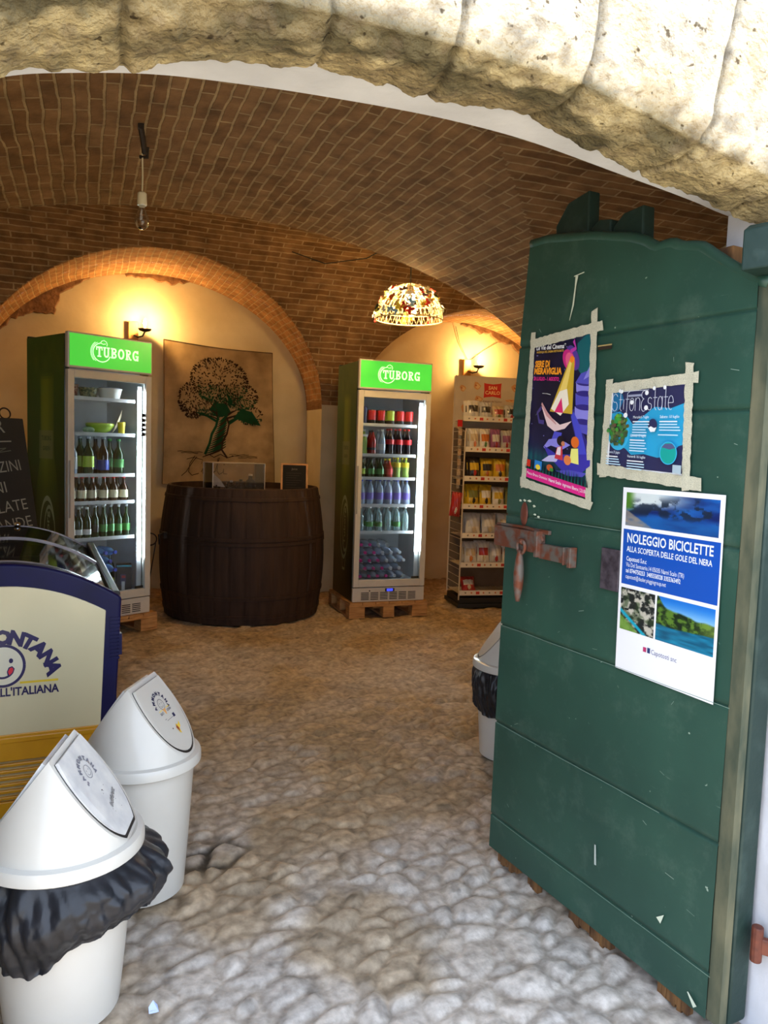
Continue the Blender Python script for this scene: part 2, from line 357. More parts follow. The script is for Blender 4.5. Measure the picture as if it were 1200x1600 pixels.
# pier wall at YB between the niches, niche reveals and niche back walls
b = MB()
b.add([(2.14, YB, 0), (2.5, YB, 0), (2.5, YB, 1.84), (2.14, YB, 1.84)], [(0, 1, 2, 3)])
b.add([(-1.9, YB, 0), (-.9, YB, 0), (-.9, YB, 1.85), (-1.9, YB, 1.85)], [(0, 1, 2, 3)])
b.add([(2.14, YB, 0), (2.14, YN, 0), (2.14, YN, 1.8), (2.14, YB, 1.84)], [(0, 1, 2, 3)])
b.add([(2.5, YB, 0), (2.5, YN, 0), (2.5, YN, 1.86), (2.5, YB, 1.86)], [(0, 1, 2, 3)])
b.add([(-.9, YB, 0), (-.9, YN, 0), (-.9, YN, 1.85), (-.9, YB, 1.85)], [(0, 1, 2, 3)])
for xx, ff, sp in ((xs1, zN, 1.8), (xs2, zN2, 1.84)):
    zz = [max(float(ff(x)), sp) for x in xx]
    b.add([(x, YN, -.04) for x in xx]+[(x, YN, z+.02) for x, z in zip(xx, zz)], [(i, i+1, i+1+len(xx), i+len(xx)) for i in range(len(xx)-1)])
b.build('wall_back', M_PLAST, kind='structure')
wall('wall_right', [[(3.27, 1.62, 0), (3.27, YE, 0), (3.27, YE, 1.6), (3.27, 1.62, 1.6)], [(3.27, YE, 0), (5.2, YE, 0), (5.2, YE, 3.4), (3.27, YE, 3.4)], [(5.2, YE, 0), (5.2, YN, 0), (5.2, YN, 3.4), (5.2, YE, 3.4)], [(3.27, 1.62, 1.4), (3.27, YE, 1.4), (3.27, YE, 2.9), (3.27, 1.62, 2.9)]])
wall('wall_left', [[(-1.83, 1.62, 0), (-1.83, YE, 0), (-1.83, YE, 2.9), (-1.83, 1.62, 2.9)], [(-1.9, YE, 0), (-1.9, YN, 0), (-1.9, YN, 3.4), (-1.9, YE, 3.4)]])
# step between the two vaults (faces the back)
xx = np.unique(np.concatenate([ellx(.72, 2.55, 60)])); b = MB(); zz = [max(float(zA(x)), float(zC(YE))) for x in xx]
b.add([(x, YE, z) for x, z in zip(xx, zz)]+[(x, YE+.001, 3.4) for x in xx], [(i, i+1, i+1+len(xx), i+len(xx)) for i in range(len(xx)-1)])
b.build('trim_1', M_PLAST, kind='structure')
# ragged plaster edge patches around the niche (lost plaster showing brick)
def arch_profile(kp, left, right):
    x, z = zip(*kp); x = np.array(x); z = np.array(z)
    X = np.linspace(x[0], x[-1], 160); return X, np.interp(X, x, z)
def smooth_interp(kp, X):
    x = np.array([k[0] for k in kp]); z = np.array([k[1] for k in kp]); Z = np.interp(X, x, z)
    k = np.ones(9)/9; Zp = np.pad(Z, 4, 'edge'); return np.convolve(Zp, k, 'valid')
# inner plaster arch of the doorway
PL = [(-.385, 1.92), (-.30, 2.02), (-.143, 2.101), (-.035, 2.126), (.115, 2.155), (.2, 2.163), (.394, 2.176), (.608, 2.183), (.762, 2.184), (.927, 2.177), (1.051, 2.163), (1.2, 2.142), (1.4, 2.116), (1.54, 2.094), (1.58, 2.08)]
X = np.linspace(-.385, 1.58, 120); Z = smooth_interp(PL, X); n = len(X)
b = MB()
b.add([(x, 1.46, z) for x, z in zip(X, Z)]+[(x, 1.62, z) for x, z in zip(X, Z)]+[(x, 1.62, 3.0) for x in X], [(i, i+1, i+1+n, i+n) for i in range(n-1)]+[(i+n, i+1+n, i+1+2*n, i+2*n) for i in range(n-1)])
for x, s in ((-.385, -1.9), (1.58, 3.3)):
    z1 = Z[0] if s < 0 else Z[-1]
    b.add([(x, 1.40, 0), (x, 1.62, 0), (x, 1.62, z1), (x, 1.40, z1)], [(0, 1, 2, 3)])
    b.add([(x, 1.62, 0), (s, 1.62, 0), (s, 1.62, 3.0), (x, 1.62, 3.0)], [(0, 1, 2, 3)])
b.build('wall_front', M_WHITE, kind='structure')
wf = MB(); wf.box(-.40, -.385, 1.36, 1.62, 0, 2.0); wf.box(1.58, 1.595, 1.2, 1.47, 0, 2.08); wf.build('trim_2', M_WHITE, kind='structure')
# outer stone arch: soffit + rounded edge + front face, carved into voussoirs
SP = [(-.42, 0), (-.42, 1.6), (-.40, 1.8), (-.30, 1.95), (-.131, 2.058), (-.082, 2.083), (.062, 2.112), (.161, 2.14), (.3, 2.16), (.399, 2.165), (.558, 2.160), (.67, 2.158), (.899, 2.148), (1.016, 2.122), (1.193, 2.085), (1.385, 2.048), (1.592, 2.02), (1.68, 1.95), (1.71, 1.8), (1.72, 1.5), (1.72, 0)]
P = np.array(SP); L = np.concatenate([[0], np.cumsum(np.hypot(*np.diff(P, axis=0).T))])
T = np.unique(np.concatenate([np.linspace(0, L[-1], 260), np.linspace(L[4]-.1, L[16]+.1, 420)]))
PX = np.interp(T, L, P[:, 0]); PZ = np.interp(T, L, P[:, 1])
kk = np.ones(15)/15; PX = np.convolve(np.pad(PX, 7, 'edge'), kk, 'valid'); PZ = np.convolve(np.pad(PZ, 7, 'edge'), kk, 'valid')
tx = np.gradient(PX); tz = np.gradient(PZ); kn = np.ones(41)/41
tx = np.convolve(np.pad(tx, 20, 'edge'), kn, 'valid'); tz = np.convolve(np.pad(tz, 20, 'edge'), kn, 'valid'); tl = np.hypot(tx, tz); NX, NZ = -tz/tl, tx/tl
YF = 1.30; SD = 1.5-YF
S = np.concatenate([np.linspace(0, SD+.05, 30), np.linspace(SD+.06, SD+.75, 70), np.linspace(SD+.85, SD+2.6, 12)])
jx = [.062, .40, .64, .90, 1.20, 1.45, -.20]; jt = [float(np.interp(a, PX[60:-60], T[60:-60])) for a in jx]
TT, SS = np.meshgrid(T, S); px = np.interp(TT, T, PX); pz = np.interp(TT, T, PZ); nx_ = np.interp(TT, T, NX); nz_ = np.interp(TT, T, NZ)
rr = .05; fr = np.maximum(SS-SD, 0)
Yc = 1.5-np.minimum(SS, SD); out = fr.copy()
# rounded edge
q = np.exp(-((SS-SD)/.05)**2)*.022; out = out+q; Yc = Yc+q
wob = (fbm(TT*2.2+9, SS*3, 0, 3)-.5)*.05*np.exp(-SS/.25)
dn = (fbm(TT*9, SS*9, 1.3, 5, 5)-.5)*.036 + (fbm(TT*30, SS*30, 1.3, 8, 3)-.5)*.022
gro = np.zeros_like(TT); 
for k, t0 in enumerate(jt):
    c = t0+(fbm(SS*4, k*3.1, 0, 9)-.5)*.05; gro = np.maximum(gro, np.exp(-((TT-c)/.007)**2))
soff = 1-sm(SD-.03, SD+.03, SS)
dn = dn*(.35+.65*soff)
disp = dn-gro*.014
dsf = (dn-gro*.007)*soff; px2 = px+nx_*(out+wob-dsf); pz2 = pz+nz_*(out+wob-dsf); py2 = Yc-(disp)*(1-soff)
V = np.stack([px2, py2, pz2], -1).reshape(-1, 3); nT, nS = len(T), len(S)
Fq = [(j*nT+i, j*nT+i+1, (j+1)*nT+i+1, (j+1)*nT+i) for j in range(nS-1) for i in range(nT-1)]
me = bpy.data.meshes.new('arch_stone'); me.from_pydata(V.tolist(), [], Fq); me.materials.append(M_STONE); me.polygons.foreach_set('use_smooth', [True]*len(Fq))
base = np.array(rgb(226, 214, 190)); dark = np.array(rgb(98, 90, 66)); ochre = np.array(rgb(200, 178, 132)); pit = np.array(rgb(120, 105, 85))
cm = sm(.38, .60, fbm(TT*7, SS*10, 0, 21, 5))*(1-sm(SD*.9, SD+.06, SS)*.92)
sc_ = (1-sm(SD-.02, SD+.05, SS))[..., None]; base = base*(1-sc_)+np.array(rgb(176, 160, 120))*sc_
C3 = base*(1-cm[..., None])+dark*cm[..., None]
om = sm(.5, .7, fbm(TT*5+4, SS*7, 0, 31, 4))[..., None]*.45; C3 = C3*(1-om)+ochre*om
pm = (sm(.60, .80, fbm(TT*34, SS*34, 0, 41, 2))*.45)[..., None]; C3 = C3*(1-pm)+pit*pm
C3 = C3*(1-.45*gro[..., None])
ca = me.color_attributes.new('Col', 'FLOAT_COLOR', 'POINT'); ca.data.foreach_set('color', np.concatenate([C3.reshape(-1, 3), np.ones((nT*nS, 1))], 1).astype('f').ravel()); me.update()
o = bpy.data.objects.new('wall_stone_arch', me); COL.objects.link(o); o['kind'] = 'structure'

# ------------------------------------------------------------------ floor
def cobble(x0, x1, y0, y1, step, cell=.098):
    nx, ny = int((x1-x0)/step)+1, int((y1-y0)/step)+1
    X, Y = np.meshgrid(np.linspace(x0, x1, nx), np.linspace(y0, y1, ny))
    wx = X+(fbm(X*7, Y*7, 0, 51, 3)-.5)*.05; wy = Y+(fbm(X*7, Y*7, 5, 52, 3)-.5)*.05
    ang = R(-28); gx = (wx*math.cos(ang)-wy*math.sin(ang))/(cell*1.18); gy = (wx*math.sin(ang)+wy*math.cos(ang))/(cell*.85)
    ix, iy = np.floor(gx).astype(np.int64), np.floor(gy).astype(np.int64)
    d1 = np.full(X.shape, 9.); d2 = d1.copy(); r1 = np.zeros(X.shape); cxx = np.zeros(X.shape); cyy = np.zeros(X.shape); rb = np.zeros(X.shape)
    for a in (-2, -1, 0, 1, 2):
        for c in (-2, -1, 0, 1, 2):
            jx_, jy_ = ix+a, iy+c
            qx = jx_+_h(jx_, jy_, 0, 3)*.9; qy = jy_+_h(jx_, jy_, 0, 4)*.9; wgt = (_h(jx_, jy_, 0, 6)-.5)*.5
            d = np.hypot(gx-qx, gy-qy)-wgt
            nw = d < d1; d2 = np.where(nw, d1, np.minimum(d2, d)); r1 = np.where(nw, _h(jx_, jy_, 0, 5), r1); rb = np.where(nw, _h(jx_, jy_, 0, 7), rb)
            cxx = np.where(nw, gx-qx, cxx); cyy = np.where(nw, gy-qy, cyy); d1 = np.where(nw, d, d1)
    e = d2-d1
    dome = sm(0, .55, e)
    hgt = dome*.015*(.45+.9*r1)+cxx*(r1-.5)*.006+cyy*(rb-.5)*.006
    hgt = hgt+(fbm(X*22, Y*22, 0, 61, 3)-.5)*.004+(fbm(X*1.3, Y*1.3, 0, 62, 2)-.5)*.02
    hgt -= hgt.mean(); 
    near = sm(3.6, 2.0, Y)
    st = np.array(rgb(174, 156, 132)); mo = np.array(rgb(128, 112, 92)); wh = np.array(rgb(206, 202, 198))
    C = (st*near[..., None]+np.array(rgb(172, 146, 108))*(1-near[..., None]))*(.78+.42*rb[..., None]);  # far cobbles tinted warmer: lamp glow put into the stone colour
    dust = (sm(.42, .62, fbm(X*2.5, Y*2.5, 0, 71, 4)))[..., None]*.55
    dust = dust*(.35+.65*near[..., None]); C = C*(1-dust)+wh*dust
    ed = (1-sm(.02, .2, e))[..., None]*.4; C = C*(1-ed)+mo*ed
    # damp dark crack near the bins and a few dirt spots
    cr = np.exp(-(((X-.42)/.11)**2+((Y-2.62)/.10)**2))*(1-sm(.10, .34, e)); hgt -= cr*.012
    C = C*(1-.85*np.clip(cr*1.6, 0, 1)[..., None])
    sp = sm(.72, .8, fbm(X*14, Y*14, 0, 81, 3))[..., None]*.35; C = C*(1-sp)
    V = np.stack([X, Y, hgt], -1).reshape(-1, 3)
    I = np.arange((nx-1)*(ny-1)); a = (I//(nx-1))*nx+I % (nx-1)
    return V, np.stack([a, a+1, a+nx+1, a+nx], -1), C.reshape(-1, 3)
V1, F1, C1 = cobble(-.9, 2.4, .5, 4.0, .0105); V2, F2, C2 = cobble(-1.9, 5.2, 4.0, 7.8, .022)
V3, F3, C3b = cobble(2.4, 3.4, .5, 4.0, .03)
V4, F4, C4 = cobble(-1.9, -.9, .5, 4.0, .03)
VV = []; FF = []; CC = []; o_ = 0
for v, f, c in ((V1, F1, C1), (V2, F2, C2), (V3, F3, C3b), (V4, F4, C4)): VV.append(v); FF.append(f+o_); CC.append(c); o_ += len(v)
VV = np.concatenate(VV); FF = np.concatenate(FF); CC = np.concatenate(CC)
me = bpy.data.meshes.new('floor'); me.from_pydata(VV.tolist(), [], FF.tolist()); me.materials.append(M_FLOOR); me.polygons.foreach_set('use_smooth', [True]*len(FF))
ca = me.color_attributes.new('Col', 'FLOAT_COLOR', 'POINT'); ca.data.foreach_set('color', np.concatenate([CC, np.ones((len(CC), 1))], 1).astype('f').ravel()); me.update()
o = bpy.data.objects.new('floor', me); COL.objects.link(o); o['kind'] = 'structure'
b = MB(); b.add([(-12, -12, -.02), (12, -12, -.02), (12, .52, -.02), (-12, .52, -.02)], [(0, 1, 2, 3)]); b.add([(-1.95, .5, -.03), (5.25, .5, -.03), (5.25, 7.85, -.03), (-1.95, 7.85, -.03)], [(0, 1, 2, 3)]); b.build('floor_outside', M_STREET, kind='structure')
FZ = .006  # level things stand on
exec_rest = True

# ------------------------------------------------------------------ green door leaf
M_GREEN = mat('green_paint', rgb(34, 78, 62), rgb(42, 90, 70), rough=.42, scale=4, bump=.0015, bscale=9, coat=.15)
def green_door_mat():
    m, t, p, o = nt('worn_green_paint'); L = t.links
    tc = node(t, 'ShaderNodeTexCoord')
    n = node(t, 'ShaderNodeTexNoise'); n.inputs['Scale'].default_value = 3; n.inputs['Detail'].default_value = 7; L.new(tc.outputs['Object'], n.inputs['Vector'])
    r = node(t, 'ShaderNodeValToRGB'); e = r.color_ramp.elements; e[0].position = .3; e[0].color = (*rgb(32, 64, 54), 1); e[1].position = .7; e[1].color = (*rgb(44, 80, 66), 1); L.new(n.outputs['Fac'], r.inputs[0])
    # small chips
    v = node(t, 'ShaderNodeTexNoise'); v.inputs['Scale'].default_value = 34; v.inputs['Detail'].default_value = 3; L.new(tc.outputs['Object'], v.inputs['Vector'])
    rv = node(t, 'ShaderNodeValToRGB'); e = rv.color_ramp.elements; e[0].position = .735; e[0].color = (0, 0, 0, 1); e[1].position = .76; e[1].color = (1, 1, 1, 1); L.new(v.outputs['Fac'], rv.inputs[0])
    # long scratches
    mp = node(t, 'ShaderNodeMapping'); mp.inputs['Scale'].default_value = (3, 1, 30); mp.inputs['Rotation'].default_value = (0, .5, 0); L.new(tc.outputs['Object'], mp.inputs[0])
    s = node(t, 'ShaderNodeTexNoise'); s.inputs['Scale'].default_value = 4; s.inputs['Detail'].default_value = 5; L.new(mp.outputs[0], s.inputs['Vector'])
    rs = node(t, 'ShaderNodeValToRGB'); e = rs.color_ramp.elements; e[0].position = .70; e[0].color = (0, 0, 0, 1); e[1].position = .78; e[1].color = (.35, .35, .35, 1); L.new(s.outputs['Fac'], rs.inputs[0])
    # dusty haze of scuffs
    d = node(t, 'ShaderNodeTexNoise'); d.inputs['Scale'].default_value = 7; d.inputs['Detail'].default_value = 15; d.inputs['Roughness'].default_value = .75; L.new(tc.outputs['Object'], d.inputs['Vector'])
    rd = node(t, 'ShaderNodeValToRGB'); e = rd.color_ramp.elements; e[0].position = .52; e[0].color = (0, 0, 0, 1); e[1].position = .9; e[1].color = (.22, .22, .22, 1); L.new(d.outputs['Fac'], rd.inputs[0])
    a = node(t, 'ShaderNodeMath', operation='ADD'); a.use_clamp = True; L.new(rv.outputs[0], a.inputs[0]); L.new(rs.outputs[0], a.inputs[1])
    a2 = node(t, 'ShaderNodeMath', operation='ADD'); a2.use_clamp = True; L.new(a.outputs[0], a2.inputs[0]); L.new(rd.outputs[0], a2.inputs[1])
    mx = node(t, 'ShaderNodeMix', data_type='RGBA'); L.new(a2.outputs[0], mx.inputs[0]); L.new(r.outputs[0], mx.inputs[6]); mx.inputs[7].default_value = (*rgb(150, 168, 150), 1); L.new(mx.outputs[2], p.inputs['Base Color'])
    p.inputs['Roughness'].default_value = .45
    bp = node(t, 'ShaderNodeBump'); bp.inputs['Distance'].default_value = .003; bp.inputs['Strength'].default_value = .5; L.new(n.outputs['Fac'], bp.inputs['Height']); L.new(bp.outputs[0], p.inputs['Normal'])
    return m
M_GDOOR = green_door_mat()
M_EDGE = mat('worn_edge_wood', rgb(104, 102, 78), rgb(50, 62, 48), rough=.75, scale=16, stretch=(1, 1, .3), bump=.001)
M_OLDWOOD = mat('weathered_wood', rgb(128, 88, 46), rgb(78, 50, 26), rough=.85, scale=14, stretch=(3, 3, .5), bump=.004)
M_DKGREEN = mat('dark_green_paint', rgb(20, 46, 40), rgb(52, 72, 66), rough=.55, scale=12, bump=.002, thr=(.5, .75))

door = thing('green_door', 'open dark green wooden door leaf of wide planks with posters taped to it', 'door', (1.464, 1.37, 0), math.atan2(.994, -.111))
TOP = [(-.005, 1.86), (.03, 1.873), (.102, 1.914), (.164, 1.958), (.193, 1.981), (.235, 1.992), (.262, 1.996), (.295, 2.014), (.345, 2.012), (.36, 2.02), (.383, 2.036), (.438, 2.058), (.596, 2.098), (.8, 2.133), (.887, 2.136)]
def zt(u): return float(np.interp(u, [p[0] for p in TOP], [p[1] for p in TOP]))
def ul(z): return float(np.interp(z, [0, .53, 1.13, 1.59, 2.14], [.955, .95, .943, .935, .887]))   # free edge
SEAMS = [.16, .50, .848, 1.236, 1.567, 1.80]
zb = .04
def face(u, z, h=0): return (u, h, z)
b = MB()
rows = [zb]
for s in SEAMS: rows += list(np.linspace(rows[-1]+.012, s-.012, 14)) + [s-.0045, s-.0025, s+.0025, s+.0045]
rows = sorted(rows); NU = 60
top_rows = 16
def panel(i, j):
    k = j*(len(rows)+top_rows-1)
    k = int(round(k))
    if k < len(rows): z = rows[k]; fr_ = 1
    else:
        f = (k-len(rows)+1)/top_rows; z = None
    if z is None:
        z = rows[-1]+(zt(min(.022+i*.865, .887))-rows[-1])*f
        u = .022+i*(ul(z)-.022)
    else: u = .022+i*(ul(z)-.022)
    g = 0
    for s in SEAMS:
        w = (fbm(u*3, s*9, 0, 4)-.5)*.008
        if abs(z-s) < .003: g = -.006
    y = g+(fbm(u*2.3, z*2.3, 0, 14)-.5)*.010
    if z > 2.02-.0 and False: y += 0
    return (u, y, z)
b.grid(panel, NU, len(rows)+top_rows-1)
b.build('plank_panel', M_GDOOR, door, smooth=1)
# rolled sheet-metal cap along the wavy top edge
b = MB(); pts = [(u*ul(zt(min(u, .887)))/.887 if u > .5 else u, -.012, zt(min(u, .887))-.004) for u in np.linspace(0, .885, 50)]
b.tube(pts, .016, 8); b.build('top_capping', M_GDOOR, door, smooth=1)
b = MB(); b.box(-.014, .024, -.03, -.004, zb, 1.86); b.box(0, .93, -.034, -.028, .05, 1.86); b.build('plank_edge', M_EDGE, door)
b = MB(); b.box(-.015, .10, -.105, -.036, .03, 1.90); b.build('hinge_stile', M_DKGREEN, door, bevel=.008)
b = MB()
for k in range(7):
    u0 = .11+k*.117; b.box(u0, u0+.112, -.075, -.036, .06+.012*math.sin(k*2.1), zt(u0+.05)-.05)
b.build('backing_board', M_OLDWOOD, door)
b = MB(); rr = random.Random(3)
for (u0, u1) in ((.08, .17), (.36, .43), (.44, .52), (.69, .735), (.80, .85), (.86, .90)):
    u = u0
    while u < u1:
        w = rr.uniform(.008, .02); b.box(u, u+w, -.026, -.006, rr.uniform(-.004, .012), .08); u += w*.9
b.build('broken_board_end', M_OLDWOOD, door)
b = MB(); b.prism([(.80, 2.08), (.81, 2.175), (.755, 2.235), (.66, 2.25), (.655, 2.08)], -.085, -.04)
b.prism([(.655, 2.10), (.64, 2.135), (.61, 2.15), (.56, 2.14), (.56, 2.06), (.655, 2.06)], -.08, -.04); b.build('top_block', M_DKGREEN, door, bevel=.005)
b = MB(); b.prism([(.555, 2.05), (.55, 2.115), (.51, 2.145), (.435, 2.15), (.43, 2.03)], -.085, -.04); b.build('top_block', M_DKGREEN, door, bevel=.005)
b = MB(); b.box(.13, .20, -.09, -.04, 1.90, 1.975); b.build('top_block', M_OLDWOOD, door, bevel=.004)
# latch: housing, bolt, ring and handle
b = MB()
b.box(.735, .965, .004, .034, 1.128, 1.196); b.box(.70, .97, .004, .016, 1.190, 1.204); b.tube([(.972, .016, 1.2), (.80, .02, 1.203), (.74, .02, 1.195), (.722, .018, 1.168)], .006, 8)
b.box(.728, .742, .004, .04, 1.116, 1.2); ho = b.build('latch_housing', M_RUST, door, bevel=.003)
b = MB(); b.box(.585, .735, .006, .024, 1.112, 1.160); b.box(.578, .592, .004, .032, 1.104, 1.166); b.box(.612, .618, .006, .028, 1.108, 1.163); b.build('bolt', M_RUST, door, bevel=.002)
b = MB(); b.tube([(.80+.02*math.cos(a), .044, 1.142+.022*math.sin(a)) for a in np.linspace(0, 2*PI, 17)[:-1]], .006, 8, closed=True); b.tube([(.80, .03, 1.15), (.80, .05, 1.163)], .009, 8); b.build('ring', M_RUST, door, smooth=1)
b = MB(); pth = [(.803, .046, 1.13-.17*k/14) for k in range(15)]; rad = [.004+.013*math.sin(PI*min(k/14*.92+.04, 1))**.8 for k in range(15)]
b.tube(pth, rad, 12); b.T = Matrix.Identity(4); b.build('pull_handle', M_RUST, door, smooth=1)
b = MB(); b.box(.398, .470, .004, .010, 1.062, 1.182); b.build('lock_plate', mat('grey_iron', rgb(92, 84, 92), rgb(60, 52, 60), rough=.5, metal=.4, scale=40, bump=.001), door, bevel=.002)
b = MB(); b.T = Matrix.Translation((.838, .008, 1.245)) @ Matrix.Diagonal((1, .28, 2.1, 1)); b.sphere((0, 0, 0), .019, 10); b.build('keyhole_cover', mat('rusty_brown', rgb(112, 56, 36), rgb(84, 40, 28), rough=.6, scale=40), door, smooth=1)
# scraped paint marks and slot
b = MB(); pr = Print(b, lambda u, z, h: (u, .0062+h, z)); cw = rgb(206, 214, 190)
pr.line([(.642, 1.985), (.646, 1.955), (.652, 1.90), (.665, 1.855)], [.012, .006, .007, .002], cw); pr.line([(.655, 1.985), (.61, 1.99)], .003, cw)
for uu, zz_ in ((.862, 1.287), (.838, 1.29), (.815, 1.29), (.79, 1.275), (.783, 1.248), (.765, 1.242)):
    pr.poly([(uu+rr.uniform(.003, .012)*math.cos(a), zz_+rr.uniform(.002, .006)*math.sin(a)) for a in np.linspace(0, 6, 8)], cw)
pr.line([(.43, .30), (.425, .24)], [.006, .008], rgb(180, 190, 180)); pr.poly([(.165, .235), (.19, .215), (.175, .205)], cw); pr.line([(.075, .08), (.05, .055)], [.004, .014], cw)
for k in range(46):
    uu, zz_ = rr.uniform(.03, .9), rr.uniform(.12, 1.95); aa = rr.uniform(0, PI); l_ = rr.uniform(.004, .03)
    pr.line([(uu, zz_), (uu+l_*math.cos(aa), zz_+l_*math.sin(aa)*.5)], rr.uniform(.0006, .0018), rgb(130, 150, 136))
pr.rect(.475, 1.752, .53, 1.762, rgb(40, 28, 14)); pr.rect(.475, 1.762, .532, 1.766, rgb(170, 146, 90))
for (s0, u0, u1) in ((.162, .01, .93), (.502, .2, .94), (.850, .01, .94), (1.238, .40, .78)):
    pr.line([(u, s0+(fbm(u*5, s0, 0, 5)-.5)*.006) for u in np.linspace(u0, u1, 40)], .0014, rgb(120, 142, 126))
b.build('paint_chip', M_PRINTM, door, colors=True)
# iron hinge pin at the jamb foot
b = MB(); b.bar((1.545, 1.335, .26), (1.62, 1.27, .25), .016, .04); b.lathe([(.014, 0), (.014, .09)], 12, (1.548, 1.333, .215)); tag(b.build('iron_hinge', bpy.data.materials['rusty_brown'], bevel=.003), 'rusty iron hinge strap fixed in the right jamb near the ground', 'hinge')
# painted stub of the door frame above the hinge side
b = MB(); b.T = Matrix.Translation((1.432, 1.348, 1.905)) @ Matrix.Rotation(R(20), 4, 'Z'); b.prism([(-.035, -.03), (-.035, .06), (-.01, .075), (.06, .07), (.06, -.03)], -.03, .04)
tag(b.build('door_frame_stub', M_DKGREEN, bevel=.004), 'short dark green post stub with chipped paint above the door hinge', 'post')

# ------------------------------------------------------------------ posters on the door
DM = Matrix.Translation((1.464, 1.37, 0)) @ Matrix.Rotation(math.atan2(.994, -.111), 4, 'Z')
def poster(name, label, corners, fn_art, off=.008, curl=0, cat='poster', strips=()):
    (tl, tr, br, bl) = corners; o = thing(name, label, cat, (0, 0, 0)); 
    c0 = DM @ Vector((bl[0], off, bl[1])); o.location = c0
    inv = Matrix.Translation(-c0)
    def fn(s, t, h):
        u = (1-t)*((1-s)*bl[0]+s*br[0])+t*((1-s)*tl[0]+s*tr[0]); z = (1-t)*((1-s)*bl[1]+s*br[1])+t*((1-s)*tl[1]+s*tr[1])
        cy = 0
        return tuple(inv @ (DM @ Vector((u, off+h+cy, z))))
    b = MB(); b.grid(lambda i, j: fn(i, j, 0), 12, 16, 0, lambda i, j: rgb(238, 238, 240)); b.grid(lambda i, j: fn(i, j, -.0004), 12, 16, 0, lambda i, j: rgb(238, 238, 240))
    pr = Print(b, fn); fn_art(pr); b.build('sheet', M_PRINT, o, colors=True)
    for (p0, p1, w) in strips:
        b = MB(); P0, P1 = Vector(p0), Vector(p1); d = (P1-P0); Lg = d.length; d.normalize(); nn = Vector((-d.y, d.x)); rs = random.Random(int(w*9999+Lg*99999)); K = max(6, int(Lg/.012))
        v = []
        for k in range(K+1):
            q = P0+d*Lg*k/K; wa = w/2*(1+rs.uniform(-.12, .12)); jag = 0 if 0 < k < K else rs.uniform(-.004, .004)
            for sg in (-1, 1):
                e = q+nn*sg*wa+d*jag*sg; v.append(tuple(inv @ (DM @ Vector((e.x, off+.0024+.0006*math.sin(k*1.3)+(.0005 if abs(d.x) > .5 else 0), e.y)))))
        b.add(v, [(2*k, 2*k+1, 2*k+3, 2*k+2) for k in range(K)]); b.build('tape_strip', M_TAPE, o)
    return o
Wt = rgb(235, 238, 240)
